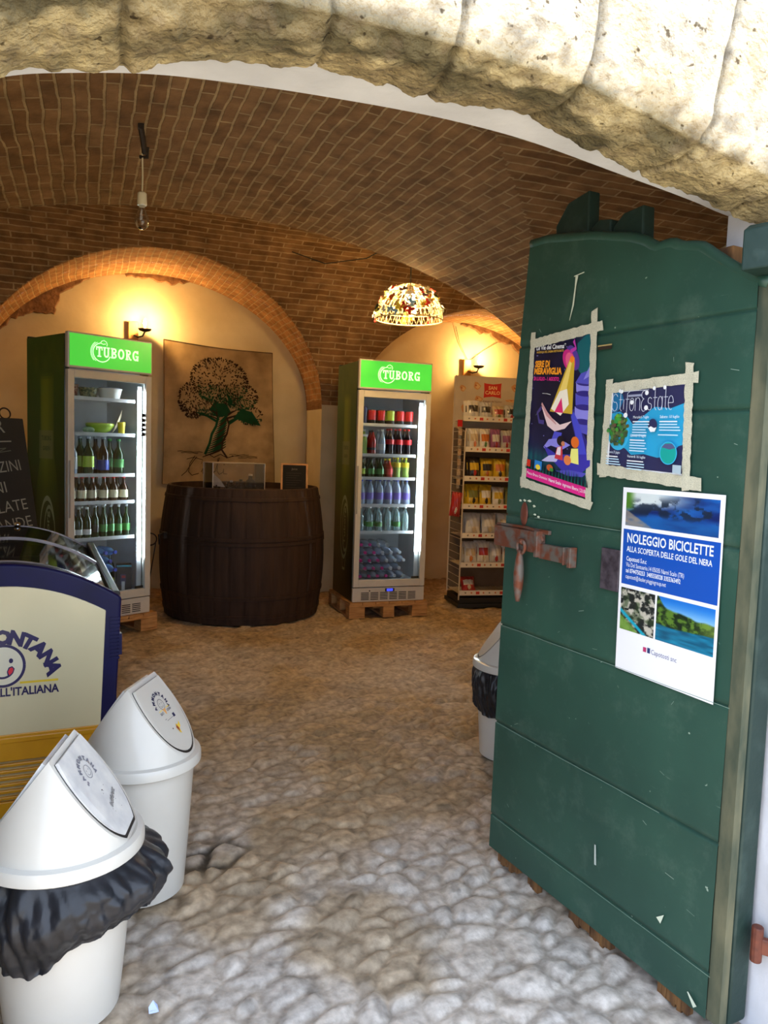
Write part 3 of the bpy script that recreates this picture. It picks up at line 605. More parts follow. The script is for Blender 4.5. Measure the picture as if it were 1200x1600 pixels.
def art_cinema(p):
    def bgf(A, B):
        c = mixc([.06, .05, .15], [.10, .12, .30], sm(0, 1, fbm(A*3, B*5, 0, 90)))
        c = mixc(c, np.array([.05, .32, .36]), sm(.55, 1, A)*sm(.7, 1, B)*.9)
        g = np.exp(-((B-.10)/.07)**2)*(.4+.6*vnoise(A*26, B*2, 0, 91)); c = mixc(c, np.array([.05, .48, .46]), np.clip(g, 0, 1)*.75)
        s = (vnoise(A*60, B*100, 0, 92) > .965)*1.0; return mixc(c, np.array([.6, .6, .9]), s*.7)
    p.raster(0, .065, 1, 1, 70, 120, bgf)
    p.rect(0, 0, 1, .065, rgb(226, 40, 140))
    p.text('Piazza Bruno Dominici', .03, .026, .020, Wt, .0, width=.34); p.text('Narni Scalo', .39, .024, .022, Wt, .02, width=.2); p.text('ingresso libero | 21:00', .61, .024, .022, Wt, .01, width=.35)
    # tower of pipes / reel column in violet
    vi, vd, vl = rgb(84, 82, 190), rgb(48, 40, 128), rgb(140, 136, 226)
    p.poly([(.72, .95), (.86, 1.0), (1, .98), (1, .70), (.86, .72), (.72, .80)], rgb(20, 96, 104))
    p.poly([(.66, .52), (.70, .44), (.80, .30), (.90, .20), (1, .18), (1, .30), (.86, .40), (.80, .55)], vd)
    for k, (y0, y1) in enumerate(((.645, .70), (.56, .635), (.47, .55), (.40, .46))):
        p.poly([(.74, y0), (1, y0-.02), (1, y1-.01), (.73, y1)], vl if k % 2 == 0 else vi); p.ell(.87, y1, .13, .018, vd)
    p.poly([(.72, .70), (.80, .76), (.92, .78), (1, .76), (1, .69)], vi); p.poly([(.84, .72), (.94, .82), (1, .84), (1, .76)], vl)
    p.line([(.70, .50), (.78, .42), (.86, .30), (.90, .22)], [.05, .08, .10, .12], rgb(70, 74, 200))
    # projector and its beam
    p.ell(.66, .86, .12, .065, rgb(84, 60, 150), rot=-.5); p.ell(.60, .845, .11, .062, rgb(206, 40, 130), rot=-.4); p.ell(.62, .84, .08, .05, rgb(236, 96, 140), rot=-.4)
    p.line([(.66, .97), (.70, .92), (.62, .90)], .03, rgb(190, 60, 170))
    p.poly([(.62, .86), (.69, .86), (.70, .50), (.34, .50)], rgb(206, 172, 50)); p.poly([(.63, .86), (.66, .86), (.56, .56), (.40, .52)], rgb(246, 214, 110)); p.ell(.65, .85, .035, .022, rgb(255, 140, 40))
    # open shell with a cloaked pink figure, plain shapes
    p.poly([(.36, .52), (.48, .64), (.60, .66), (.64, .56), (.52, .48)], rgb(250, 240, 220)); p.poly([(.42, .50), (.52, .60), (.56, .50)], rgb(226, 40, 110))
    p.poly([(.20, .53), (.34, .47), (.52, .42), (.70, .455), (.60, .40), (.44, .37), (.32, .40)], rgb(236, 206, 206)); p.line([(.20, .55), (.30, .48), (.46, .42)], [.02, .03, .01], rgb(206, 150, 150))
    p.line([(.20, .52), (.14, .48), (.18, .42), (.26, .42)], .03, rgb(70, 60, 130)); p.poly([(.44, .37), (.56, .37), (.54, .31), (.40, .31)], rgb(80, 80, 200))
    # leaves with two seated children seen from behind
    p.poly([(.28, .25), (.36, .31), (.52, .33), (.70, .30), (.58, .26), (.40, .27), (.30, .24)], vl); p.poly([(.28, .26), (.36, .20), (.60, .12), (.86, .13), (1, .20), (1, .27), (.70, .24), (.5, .22)], rgb(58, 52, 168))
    p.poly([(.26, .15), (.38, .20), (.56, .225), (.50, .17), (.36, .155)], rgb(196, 192, 236)); p.poly([(.5, .11), (.7, .10), (.9, .12), (.96, .15), (.7, .14)], vi)
    p.ell(.55, .315, .06, .034, rgb(30, 22, 30)); p.ell(.59, .30, .028, .016, rgb(206, 130, 90)); p.poly([(.47, .19), (.50, .27), (.58, .285), (.60, .19)], rgb(206, 60, 70)); p.poly([(.49, .22), (.51, .27), (.56, .275), (.56, .22)], rgb(236, 220, 226))
    p.ell(.77, .325, .06, .036, rgb(226, 110, 40)); p.poly([(.70, .19), (.72, .28), (.82, .29), (.84, .19)], rgb(240, 236, 130)); p.ell(.67, .20, .055, .032, rgb(232, 130, 70))
    for k in range(60):
        x = (k+.5)/60; hh = .03+.06*float(_h(np.int64(k), 3, 1, 5)); p.poly([(x-.008, .066), (x+.008, .066), (x+.02*(float(_h(np.int64(k), 3, 1, 9))-.5), .066+hh)], rgb(6, 34, 44) if k % 3 else rgb(14, 96, 90))
    p.rect(.04, .085, .10, .135, rgb(210, 50, 30)); p.rect(.17, .085, .29, .145, rgb(40, 130, 210)); p.ell(.23, .10, .04, .018, rgb(240, 210, 60)); p.ell(.42, .12, .05, .022, rgb(200, 90, 40)); p.ell(.45, .11, .03, .012, rgb(60, 140, 60))
    p.text('Le Vie del Cinema*', .06, .925, .030, Wt, .02, width=.50); p.text('RASSEGNA DEL CINEMA RESTAURATO', .07, .902, .014, rgb(216, 170, 60), .02, width=.46)
    p.text('SERE DI', .06, .805, .042, rgb(250, 160, 40), .05, width=.25); p.text('MERAVIGLIA', .05, .755, .042, rgb(250, 160, 40), .05, width=.47); p.text('28 LUGLIO - 1 AGOSTO', .05, .71, .024, rgb(226, 40, 140), .04, width=.43)
    p.line([(.22, .62), (.30, .62), (.36, .615)], .003, Wt)
poster('cinema_poster', 'tall dark blue film festival poster with a pink foot band, taped to the green door', [(.823, 1.812), (.541, 1.803), (.536, 1.318), (.843, 1.37)], art_cinema,
       strips=[((.832, 1.838), (.848, 1.333), .024), ((.553, 1.872), (.536, 1.305), .026), ((.845, 1.800), (.515, 1.822), .030), ((.864, 1.352), (.52, 1.297), .028)])
def art_summer(p):
    nv, bl = rgb(44, 46, 84), rgb(42, 160, 206)
    p.rect(0, 0, 1, 1, rgb(232, 232, 234)); a0, b0, a1, b1 = .05, .04, .985, .985
    p.rect(a0, b0, a1, b1, nv)
    p.poly([(a0, .70), (.16, .72), (.26, .66), (.34, .56), (.44, .64), (.60, .76), (.80, .74), (a1, .80), (a1, .36), (.90, .33), (.80, .22), (.66, .19), (.50, .22), (.34, .20), (.26, .27), (.12, .31), (a0, .36)], bl)
    p.poly([(.06, .98), (.16, .98), (.20, .86), (.16, .76), (.10, .70), (a0, .72), (a0, .9)], rgb(30, 110, 160))
    p.ell(.16, .46, .14, .215, rgb(60, 180, 226))
    q0 = p.h
    for k in range(170):
        rr_ = math.sqrt(random.random()); a = random.random()*2*PI; x = .165+.115*rr_*math.cos(a); y = .49+.185*rr_*math.sin(a); g = .5+.5*(y-.3)/.4
        p.ell(x, y, .022, .024, rgb(50+70*g*random.random(), 70+110*g*random.random(), 50+20*random.random()), n=7)
    p.ell(.62, .55, .055, .075, rgb(44, 46, 84)); p.poly([(.57, .52), (.60, .54), (.64, .52), (.67, .53), (.65, .48), (.60, .475)], Wt)
    p.ell(.82, .25, .10, .125, rgb(60, 180, 226)); p.ell(.82, .25, .09, .115, rgb(20, 160, 150)); p.poly([(.74, .31), (.78, .35), (.86, .355), (.90, .31), (.84, .29), (.79, .30)], rgb(84, 90, 130))
    # thin outlined title with round tips
    wl = rgb(206, 212, 226)
    x = .085
    for ch, w in (('S', .085), ('t', .055), ('i', .035), ('f', .055), ('o', .075), ('n', .075), ('E', .085), ('s', .06), ('t', .06), ('a', .07), ('t', .055), ('e', .075)):
        big = ch in 'SE'
        hh = .22 if big else .15; w_ = .006; y = .72; xx_ = x+w*.45; r_ = w*.38
        if ch == 'S': p.arc(xx_, y+.16, r_, .05, 20, 270, w_, wl); p.arc(xx_, y+.06, r_, .055, 90, -160, w_, wl)
        if ch == 's': p.arc(xx_, y+.11, r_, .035, 30, 270, w_, wl); p.arc(xx_, y+.04, r_, .038, 90, -160, w_, wl)
        if ch == 't': p.line([(xx_, y+.24), (xx_, y+.03), (xx_+.02, y)], w_, wl); p.line([(xx_-.02, y+.14), (xx_+.03, y+.14)], w_, wl); p.ell(xx_-.014, y+.245, .018, .022, Wt)
        if ch == 'i': p.line([(xx_, y+.14), (xx_, y+.02)], w_, wl)
        if ch == 'f': p.line([(xx_+.03, y+.23), (xx_, y+.21), (xx_, y-.04)], w_, wl); p.line([(xx_-.02, y+.14), (xx_+.03, y+.14)], w_, wl); p.ell(xx_-.01, y-.05, .026, .03, Wt)
        if ch == 'o': p.arc(xx_, y+.075, r_, .075, 0, 360, w_, wl); p.ell(xx_, y+.10, .022, .026, Wt)
        if ch == 'a': p.arc(xx_, y+.075, r_, .075, 0, 360, w_, wl); p.line([(xx_+r_, y+.15), (xx_+r_, y)], w_, wl)
        if ch == 'n': p.line([(xx_-r_, y+.15), (xx_-r_, y)], w_, wl); p.arc(xx_, y+.10, r_, .05, 180, 0, w_, wl); p.line([(xx_+r_, y+.10), (xx_+r_, y)], w_, wl)
        if ch == 'E': p.arc(xx_, y+.18, r_, .045, 60, 270, w_, wl); p.arc(xx_, y+.06, r_, .07, 90, 300, w_, wl); p.ell(xx_+.03, y+.20, .022, .026, Wt); p.ell(xx_+.03, y+.03, .024, .028, Wt)
        if ch == 'e': p.arc(xx_, y+.075, r_, .075, 0, 300, w_, wl); p.line([(xx_-r_, y+.075), (xx_+r_, y+.075)], w_, wl)
        x += w
    p.ell(.21, .955, .022, .022, Wt); p.rect(.24, .95, .56, .956, wl); p.rect(.30, .885, .47, .91, rgb(150, 156, 180))
    def para(x, y, head, n, w):
        p.text(head, x, y, .032, rgb(226, 240, 250), .0, width=w*.9)
        for k in range(n): p.rect(x, y-.045-k*.031, x+w*(.75+.25*float(_h(np.int64(k), int(x*100), 2, 3))), y-.032-k*.031, rgb(190, 222, 240) if k else Wt)
    para(.38, .63, 'Mercoledi 7 luglio', 6, .22); para(.71, .63, 'Sabato 10 luglio', 4, .25); para(.70, .43, '', 2, .24) if False else p.rect(.70, .44, .93, .452, rgb(190, 222, 240))
    para(.36, .415, 'Giovedi 15 luglio', 5, .22); para(.06, .205, 'Domenica 27 giugno', 4, .2); para(.34, .17, 'Venerdi 16 luglio', 4, .25)
    p.rect(.89, .04, .985, .13, rgb(170, 190, 200))
poster('summer_poster', 'wide navy and sky blue event poster with thin white lettering, taped to the green door', [(.474, 1.636), (.192, 1.640), (.186, 1.397), (.478, 1.410)], art_summer,
       strips=[((.475, 1.665), (.482, 1.385), .026), ((.196, 1.69), (.184, 1.365), .026), ((.487, 1.638), (.165, 1.652), .028), ((.505, 1.408), (.135, 1.383), .032)])
def art_bike(p):
    p.rect(0, 0, 1, 1, rgb(240, 240, 244))
    def lake(A, B):
        c = mixc([.02, .10, .34], [.10, .38, .70], sm(.1, .9, fbm(A*3, B*4, 0, 101)))
        c = mixc(c, np.array([.82, .86, .86]), sm(.62, .95, B+.25*(1-A)-.0*A)*sm(.9, .3, A))
        tr = sm(.48, .60, fbm(A*9, B*5, 0, 102))*sm(.25, .45, B)*sm(1.0, .70, B-.25*A+.1)
        c = mixc(c, np.array([.08, .13, .20]), tr*.85); c = mixc(c, np.array([.30, .50, .16]), sm(.13, .02, A)*sm(.4, .6, B))
        w = sm(.34, .25, B)*(.5+.5*vnoise(A*8, B*30, 0, 103)); c = mixc(c, np.array([.08, .34, .60]), w*.8)
        r = sm(.06, 0, B-.45+A*1.5); return mixc(c, np.array([.62, .55, .48]), r*(.5+.5*vnoise(A*16, B*16, 0, 8)))
    p.raster(.04, .795, .96, .975, 64, 32, lake)
    p.rect(.025, .475, .985, .775, rgb(16, 78, 176))
    p.text('NOLEGGIO BICICLETTE', .065, .705, .050, Wt, .02, width=.86, al='l'); p.text('ALLA SCOPERTA DELLE GOLE DEL NERA', .07, .655, .030, Wt, .015, width=.85)
    p.text('Capotosti S.n.c', .07, .605, .024, Wt, .015, width=.22); p.text('Via Del Santuario,14 05035 Narni Scalo (TR)', .07, .572, .024, Wt, 0, width=.60)
    p.text('tel 0744750253  3485558328 3355363492', .07, .540, .023, Wt, .015, width=.57); p.text('capotosti@dealer.piaggiogroup.net', .07, .508, .022, Wt, 0, width=.43)
    def gorge(A, B):
        g = fbm(A*9, B*12, 0, 111, 5); c = mixc([.10, .12, .12], [.74, .72, .66], sm(.40, .60, g)); c = mixc(c, np.array([.16, .24, .12]), sm(.5, .7, fbm(A*6, B*6, 4, 112))*.6)
        d = B-(.52-A*.62); c = mixc(c, np.array([.05, .62, .72]), sm(.07, .02, np.abs(d+.06))*1.0); return mixc(c, np.array([.42, .58, .22]), sm(-.13, -.2, d)*.9)
    def river(A, B):
        c = mixc([.56, .76, .90], [.10, .44, .80], sm(.55, 1, B)); tl = .62+.08*vnoise(A*7, 0, 0, 121)+.42*np.exp(-A/.14)*1.0-.0
        t = fbm(A*14, B*14, 0, 122, 5); tc = mixc([.06, .14, .06], [.34, .48, .16], sm(.35, .65, t)); tc = mixc(tc, np.array([.52, .62, .26]), sm(.6, 1, A)*.5)
        c = mixc(c, tc, sm(.03, -.02, B-tl)); w = sm(.36, .33, B+.0*A-.08*np.abs(A-.3)); wc = mixc([.02, .28, .40], [.10, .52, .66], vnoise(A*6, B*26, 0, 123)); return mixc(c, wc, w)
    p.raster(.03, .225, .40, .455, 40, 46, gorge); p.raster(.42, .165 if False else .225, .975, .455, 54, 46, river)
    p.rect(.30, .14, .335, .165, rgb(190, 60, 110)); p.rect(.345, .14, .375, .168, rgb(40, 60, 110)); p.text('Capotosti snc', .385, .14, .026, rgb(110, 110, 150), 0, width=.26)
poster('bicycle_rental_poster', 'white and blue bicycle rental poster with lake photos, lowest on the green door', [(.399, 1.361), (.063, 1.362), (.058, .843), (.390, .848)], art_bike, off=.0085, curl=.006)

# ------------------------------------------------------------------ swing-lid bins
M_BAG = mat('black_bin_bag', (.012, .013, .016), (.02, .02, .024), rough=.38, scale=9, bump=.006, bscale=14, coat=0, spec=.4)
M_DIRT = mat('grey_smudge', rgb(196, 194, 192), rgb(222, 219, 212), rough=.5, scale=22, thr=(.3, .7))
def swing_bin(name, label, cx, cy, ridge_rz, rr_=.182, rim=.46, top=.69, bag=False, logo=True, dirty=False, rbase=.138):
    t = thing(name, label, 'bin', (cx, cy, 0), ridge_rz)
    b = MB(); prof = [(rbase-.012, .008), (rbase, .016)]+[(rbase+(rr_-.012-rbase)*(k/10)**.9, .02+(rim-.02)*k/10) for k in range(1, 11)]+[(rr_-.012-.004, rim), (rbase-.01, .03)]
    b.lathe(prof, 56, caps=False); b.add([((rbase-.012)*math.cos(a), (rbase-.012)*math.sin(a), .008) for a in np.linspace(0, 2*PI, 56, endpoint=False)], [tuple(range(56))]); b.build('bin_body', M_WPLASTIC, t, smooth=40)
    # rim ring of the lid
    b = MB(); b.lathe([(rr_-.004, rim-.022), (rr_+.003, rim-.026), (rr_+.008, rim-.022), (rr_+.008, rim-.002), (rr_+.004, rim+.008), (rr_-.010, rim+.012), (rr_-.02, rim+.006)], 64, caps=False); 
    # hood: lathe dome cut by two sloping planes -> ridge along local y
    Hh = top-rim; bm = bmesh.new(); n = 72; pr_ = [(rr_-.010, .008)]+[((rr_-.012)*(1-.56*(k/16)**1.35), .010+(Hh+.05)*(k/16)**1.0) for k in range(1, 17)]
    rings = []
    for r_, z_ in pr_: rings.append([bm.verts.new((r_*math.cos(2*PI*k/n), r_*math.sin(2*PI*k/n), rim+z_)) for k in range(n)])
    for i in range(len(rings)-1):
        for k in range(n): bm.faces.new((rings[i][k], rings[i][(k+1) % n], rings[i+1][(k+1) % n], rings[i+1][k]))
    bm.faces.new(rings[-1]); bm.faces.new(rings[0][::-1])
    fl = []
    for sgn in (1, -1):
        sl_ = 1.32; nrm = Vector((sgn*sl_, 0, 1)).normalized(); co = Vector((0, 0, top))
        r_ = bmesh.ops.bisect_plane(bm, geom=bm.verts[:]+bm.edges[:]+bm.faces[:], plane_co=co, plane_no=nrm, clear_outer=True)
        ed = [e for e in r_['geom_cut'] if isinstance(e, bmesh.types.BMEdge)]
        ff = bmesh.ops.holes_fill(bm, edges=ed, sides=0)
    bm.faces.ensure_lookup_table()
    flats = []
    for f in list(bm.faces):
        if len(f.verts) > 8 and abs(abs(f.normal.x)/max(abs(f.normal.z), 1e-6)-1.32) < .05: flats.append([v.co.copy() for v in f.verts])
    me = bpy.data.meshes.new('lid'); 
    # merge rim ring into the lid mesh
    o_ = len(bm.verts); vv = [bm.verts.new(v) for v in b.v]
    for f in b.f: bm.faces.new([vv[i] for i in f])
    bmesh.ops.recalc_face_normals(bm, faces=bm.faces[:]); bm.to_mesh(me); bm.free(); me.materials.append(M_WPLASTIC); me.polygons.foreach_set('use_smooth', [True]*len(me.polygons))
    lid = bpy.data.objects.new('lid', me); COL.objects.link(lid); lid.parent = t; e = lid.modifiers.new('split', 'EDGE_SPLIT'); e.split_angle = R(35)
    for pts in flats:
        c = sum(pts, Vector())/len(pts); sgn = 1 if c.x > 0 else -1
        nrm = Vector((sgn*1.32, 0, 1)).normalized(); ax = Vector((0, sgn, 0)); up = nrm.cross(ax)*-1
        if up.z < 0: up = -up
        ax = up.cross(nrm)
        q = [((p-c).dot(ax), (p-c).dot(up)) for p in pts]; q.sort(key=lambda a: math.atan2(a[1], a[0]))
        sc = .88
        fb = MB(); N_ = len(q); base_ = [c+ax*x*sc+up*y*sc for x, y in q]
        # dark recess outline then a slightly raised flap plate, tipped open at the foot
        fb.add([tuple(p+nrm*.0008) for p in [c+ax*x*(sc+.035)+up*(y*(sc+.035)-.004) for x, y in q]], [tuple(range(N_))], 1)
        fb.add([tuple(p+nrm*(.0025+ .006*max(0, (p-c).dot(up)/.1)))for p in base_]+[tuple(p*1.0+nrm*-.001) for p in base_], [tuple(range(N_))]+[(i, (i+1) % N_, (i+1) % N_+N_, i+N_) for i in range(N_)], 0)
        fo = fb.build('flap', [M_DIRT if dirty else M_WPLASTIC, M_BLACK], t)
        if logo and sgn > 0:
            pb = MB(); lc = c+up*.035
            P_ = Print(pb, lambda a, d, h: tuple(c+ax*a+up*d+nrm*(.0042+.006*max(0, d/.1)+h)))
            nvc = rgb(30, 28, 66) if not dirty else rgb(120, 120, 130)
            cy_ = .045; R_ = .040; letters(P_, 'SAMMONTANA', 0, cy_, .034, .0115, nvc, 205, -22+0, .07)
            P_.arc(0, cy_+.002, .0175, .0175, 0, 360, .0016, nvc, 24); P_.ell(-.006, cy_+.006, .0012, .002, nvc, 8); P_.ell(.006, cy_+.006, .0012, .002, nvc, 8); P_.arc(0, cy_+.002, .010, .010, 200, 330, .0012, nvc)
            if not dirty:
                P_.poly([(-.010, cy_-.014), (.010, cy_-.014), (0, cy_-.038)], rgb(222, 160, 90)); P_.rect(-.036, cy_-.016, -.014, cy_-.0135, rgb(240, 210, 70)); P_.rect(.014, cy_-.016, .036, cy_-.0135, rgb(240, 210, 70))
                P_.text('GELATI', -.036, cy_-.028, .008, nvc, .02, width=.022); P_.text("ALL'ITALIANA", .012, cy_-.028, .008, nvc, .02, width=.028); P_.rect(-.028, cy_-.046, .03, cy_-.0445, nvc); P_.rect(-.02, cy_-.052, .03, cy_-.0508, nvc); P_.rect(.026, cy_-.055, .04, cy_-.042, nvc)
                P_.poly([(.0, -.042), (.010, -.030), (.018, -.036), (.034, -.028), (.028, -.044), (.014, -.050), (.012, -.066), (.004, -.060)], rgb(236, 196, 60)); P_.poly([(.0, -.040), (.010, -.034), (.014, -.048), (.006, -.058)], rgb(150, 70, 40)); P_.ell(-.02, -.036, .0035, .0025, rgb(90, 60, 50), 8)
            else:
                P_.text('Indifferenz', -.012, -.062, .014, rgb(120, 118, 118), .03, width=.07, rot=.3, shear=.3); P_.ell(.0, -.012, .003, .002, rgb(30, 30, 30), 7)
                for k in range(9): P_.ell(random.uniform(-.02, .03), random.uniform(-.09, 0), .0016, .001, rgb(90, 84, 80), 6)
            pb.build('lid_print', M_PRINTM, t, colors=True)
    if bag:
        b = MB(); n = 120; K = 26
        def bf(i, j):
            a = 2*PI*i; z0 = rim-.018; dr = .175+.03*math.sin(a*1-2.2)+.020*math.sin(3*a+1)+.012*math.sin(7*a)+ (fbm(math.cos(a)*2+5, math.sin(a)*2+5, 0, 7)-.5)*.04
            z = z0-dr*j; w = math.sin(PI*min(j*1.05, 1))
            r = rr_-.006+w*(.010+.020*(1+math.cos(a-.1)))+.004*j+.012*max(0, math.cos(a+.2))*sm(.0, .4, j) + (fbm(math.cos(a)*5+9, math.sin(a)*5+9, j*2.2, 17, 4)-.5)*.05*min(1, j*3)+.012*math.sin(a*11+2.5*j+2*math.sin(a*3))*math.exp(-j*1.2)*min(1, j*6)+.006*abs(math.sin(a*19-5*j))*min(1, j*5)
            r = max(r, rbase+(rr_-.012-rbase)*((z-.02)/(rim-.02))**.9+.004)
            return (r*math.cos(a), r*math.sin(a), z)
        b.grid(bf, n*2, K*2); o_ = b.build('bag_skirt', M_BAG, t, smooth=1)
    return t
def letters(P_, word, cx, cy, rad, h, c, a0, a1, bold=.04):
    n = len(word)
    for k, ch in enumerate(word):
        a = R(a0+(a1-a0)*k/(n-1)); v, f, w = text2d(ch, bold, 1); kx = h/.7; ro = a-PI/2
        px_, py_ = cx+rad*math.cos(a), cy+rad*math.sin(a); cr, sr = math.cos(ro), math.sin(ro)
        P_._add([(px_+(x-w/2)*kx*cr-(y*kx)*sr, py_+(x-w/2)*kx*sr+(y*kx)*cr) for x, y in v], f, c)
rz1 = -math.atan2(.05, .19); rz2 = -math.atan2(.10, .19)
swing_bin('swing_lid_bin', 'white swing lid bin with a black bag folded over its sides, nearest on the left', -.05, 2.005, rz1, bag=True, dirty=True, rr_=.190, rim=.455)
swing_bin('swing_lid_bin', 'clean white swing lid bin with no bag, beside the cream ice cream freezer', .17, 2.49, rz2, rr_=.180, rim=.455)
swing_bin('swing_lid_bin', 'white bin with black bag standing half hidden behind the green door', 1.895, 3.10, R(-25), rr_=.18, bag=True, logo=False)

# ------------------------------------------------------------------ fridges
M_CAB = mat('fridge_side_dark', rgb(28, 52, 30), rgb(22, 44, 26), rough=.35, coat=.3)
M_FRAME = mat('fridge_frame', rgb(206, 204, 196), rgb(198, 196, 188), rough=.35, metal=.1)
M_LINER = mat('fridge_liner', rgb(206, 210, 214), rgb(198, 202, 206), rough=.5)
M_GLASS = glass_mat('door_glass', (.93, .96, .96), .01)
M_LED = emis_mat('led_tube', (.80, .92, 1.0), K_LED)
M_DISP = emis_mat('blue_display', (.05, .08, 1.0), 1.2)
M_SHELF = mat('wire_shelf_white', rgb(226, 228, 230), rgb(210, 212, 214), rough=.4)
M_STICK = mat('black_sticker', (.02, .018, .015), rough=.85, spec=.15)
SW = .0
def slab_letters(P_, x, y, h, c, m=0):
    """slab-serif capitals TUBORG, returns width"""
    w = h*.17; L = h*.64; g = h*.13
    def bar(a, b, d, e): P_.rect(x+a, y+b, x+d, y+e, c, m)
    T_ = L*1.02
    bar(T_/2-w/2, 0, T_/2+w/2, h); bar(0, h-w, T_, h); bar(0, h-w*2.1, w*.6, h); bar(T_-w*.6, h-w*2.1, T_, h); bar(T_*.2, 0, T_*.8, w*.75); x += T_+g*.55
    U = L*1.05; bar(w*.35, h*.3, w*1.35, h); bar(U-w*1.35, h*.3, U-w*.35, h); bar(0, h-w*.75, w*1.8, h); bar(U-w*1.8, h-w*.75, U, h)
    P_.arc(x+U/2, y+h*.32, U/2-w*.85, h*.32-w/2, 180, 360, w, c, 16, m); x += U+g
    B_ = L*.95; bar(w*.4, 0, w*1.4, h); bar(0, 0, w, w*.8); bar(0, h-w*.8, w, h)
    for yy, rr_ in ((h*.745, h*.255-w/2), (h*.27, h*.27-w/2)):
        P_.line([(x+w*.9, y+yy+rr_), (x+B_*.55, y+yy+rr_)]+[(x+B_*.55+(B_*.45-w*.5)*math.cos(R(a)), y+yy+rr_*math.sin(R(a))) for a in range(80, -81, -20)]+[(x+B_*.55, y+yy-rr_), (x+w*.9, y+yy-rr_)], w*.9, c, m)
    x += B_+g
    O_ = L*1.08; P_.arc(x+O_/2, y+h/2, O_/2-w/2, h/2-w/2, 0, 360, w, c, 28, m); x += O_+g
    Rr = L*.98; bar(w*.4, 0, w*1.4, h); bar(0, 0, w*1.9, w*.75); bar(0, h-w*.8, w, h)
    P_.line([(x+w*.9, y+h-w/2), (x+Rr*.5, y+h-w/2)]+[(x+Rr*.5+(Rr*.42-w*.5)*math.cos(R(a)), y+h*.74+(h*.26-w/2)*math.sin(R(a))) for a in range(80, -81, -20)]+[(x+Rr*.5, y+h*.48+w/2), (x+w*.9, y+h*.48+w/2)], w*.9, c, m)
    P_.line([(x+Rr*.45, y+h*.5), (x+Rr*.78, y+w*.4), (x+Rr*1.02, y+w*.4)], w*.95, c, m); x += Rr+g
    G_ = L*1.05; P_.arc(x+G_/2, y+h/2, G_/2-w/2, h/2-w/2, 42, 345, w, c, 26, m); bar(G_*.5, h*.38, G_, h*.38+w*.75); bar(G_-w*1.15, 0, G_-w*.15, h*.45); bar(G_-w*1.1, h*.70, G_-w*.2, h)
    return x+G_
def swirl(P_, cx, cy, r, c, w, m=0):
    P_.arc(cx, cy, r, r, -70, 215 if False else 290-360+360, w*1.6, c, 40, m) if False else P_.arc(cx, cy, r, r*.98, 100, 340, w*1.5, c, 36, m)
    for k, (d, a0, a1) in enumerate(((.13, 115, 235), (.25, 125, 225))): P_.arc(cx-.02*r, cy, r*(1+d), r*(1+d), a0, a1, w*.9, c, 20, m)
    P_.line([(cx-.17*r, cy+.98*r), (cx+.0*r, cy+1.22*r), (cx+.25*r, cy+1.30*r), (cx+.52*r, cy+1.15*r), (cx+.62*r, cy+.92*r), (cx+.55*r, cy+.72*r)], w, c, m)
    P_.line([(cx-.15*r, cy+.98*r), (cx+.15*r, cy+.88*r), (cx+.45*r, cy+.95*r)], w, c, m)
FW, FD, FH = .65, .60, 2.03
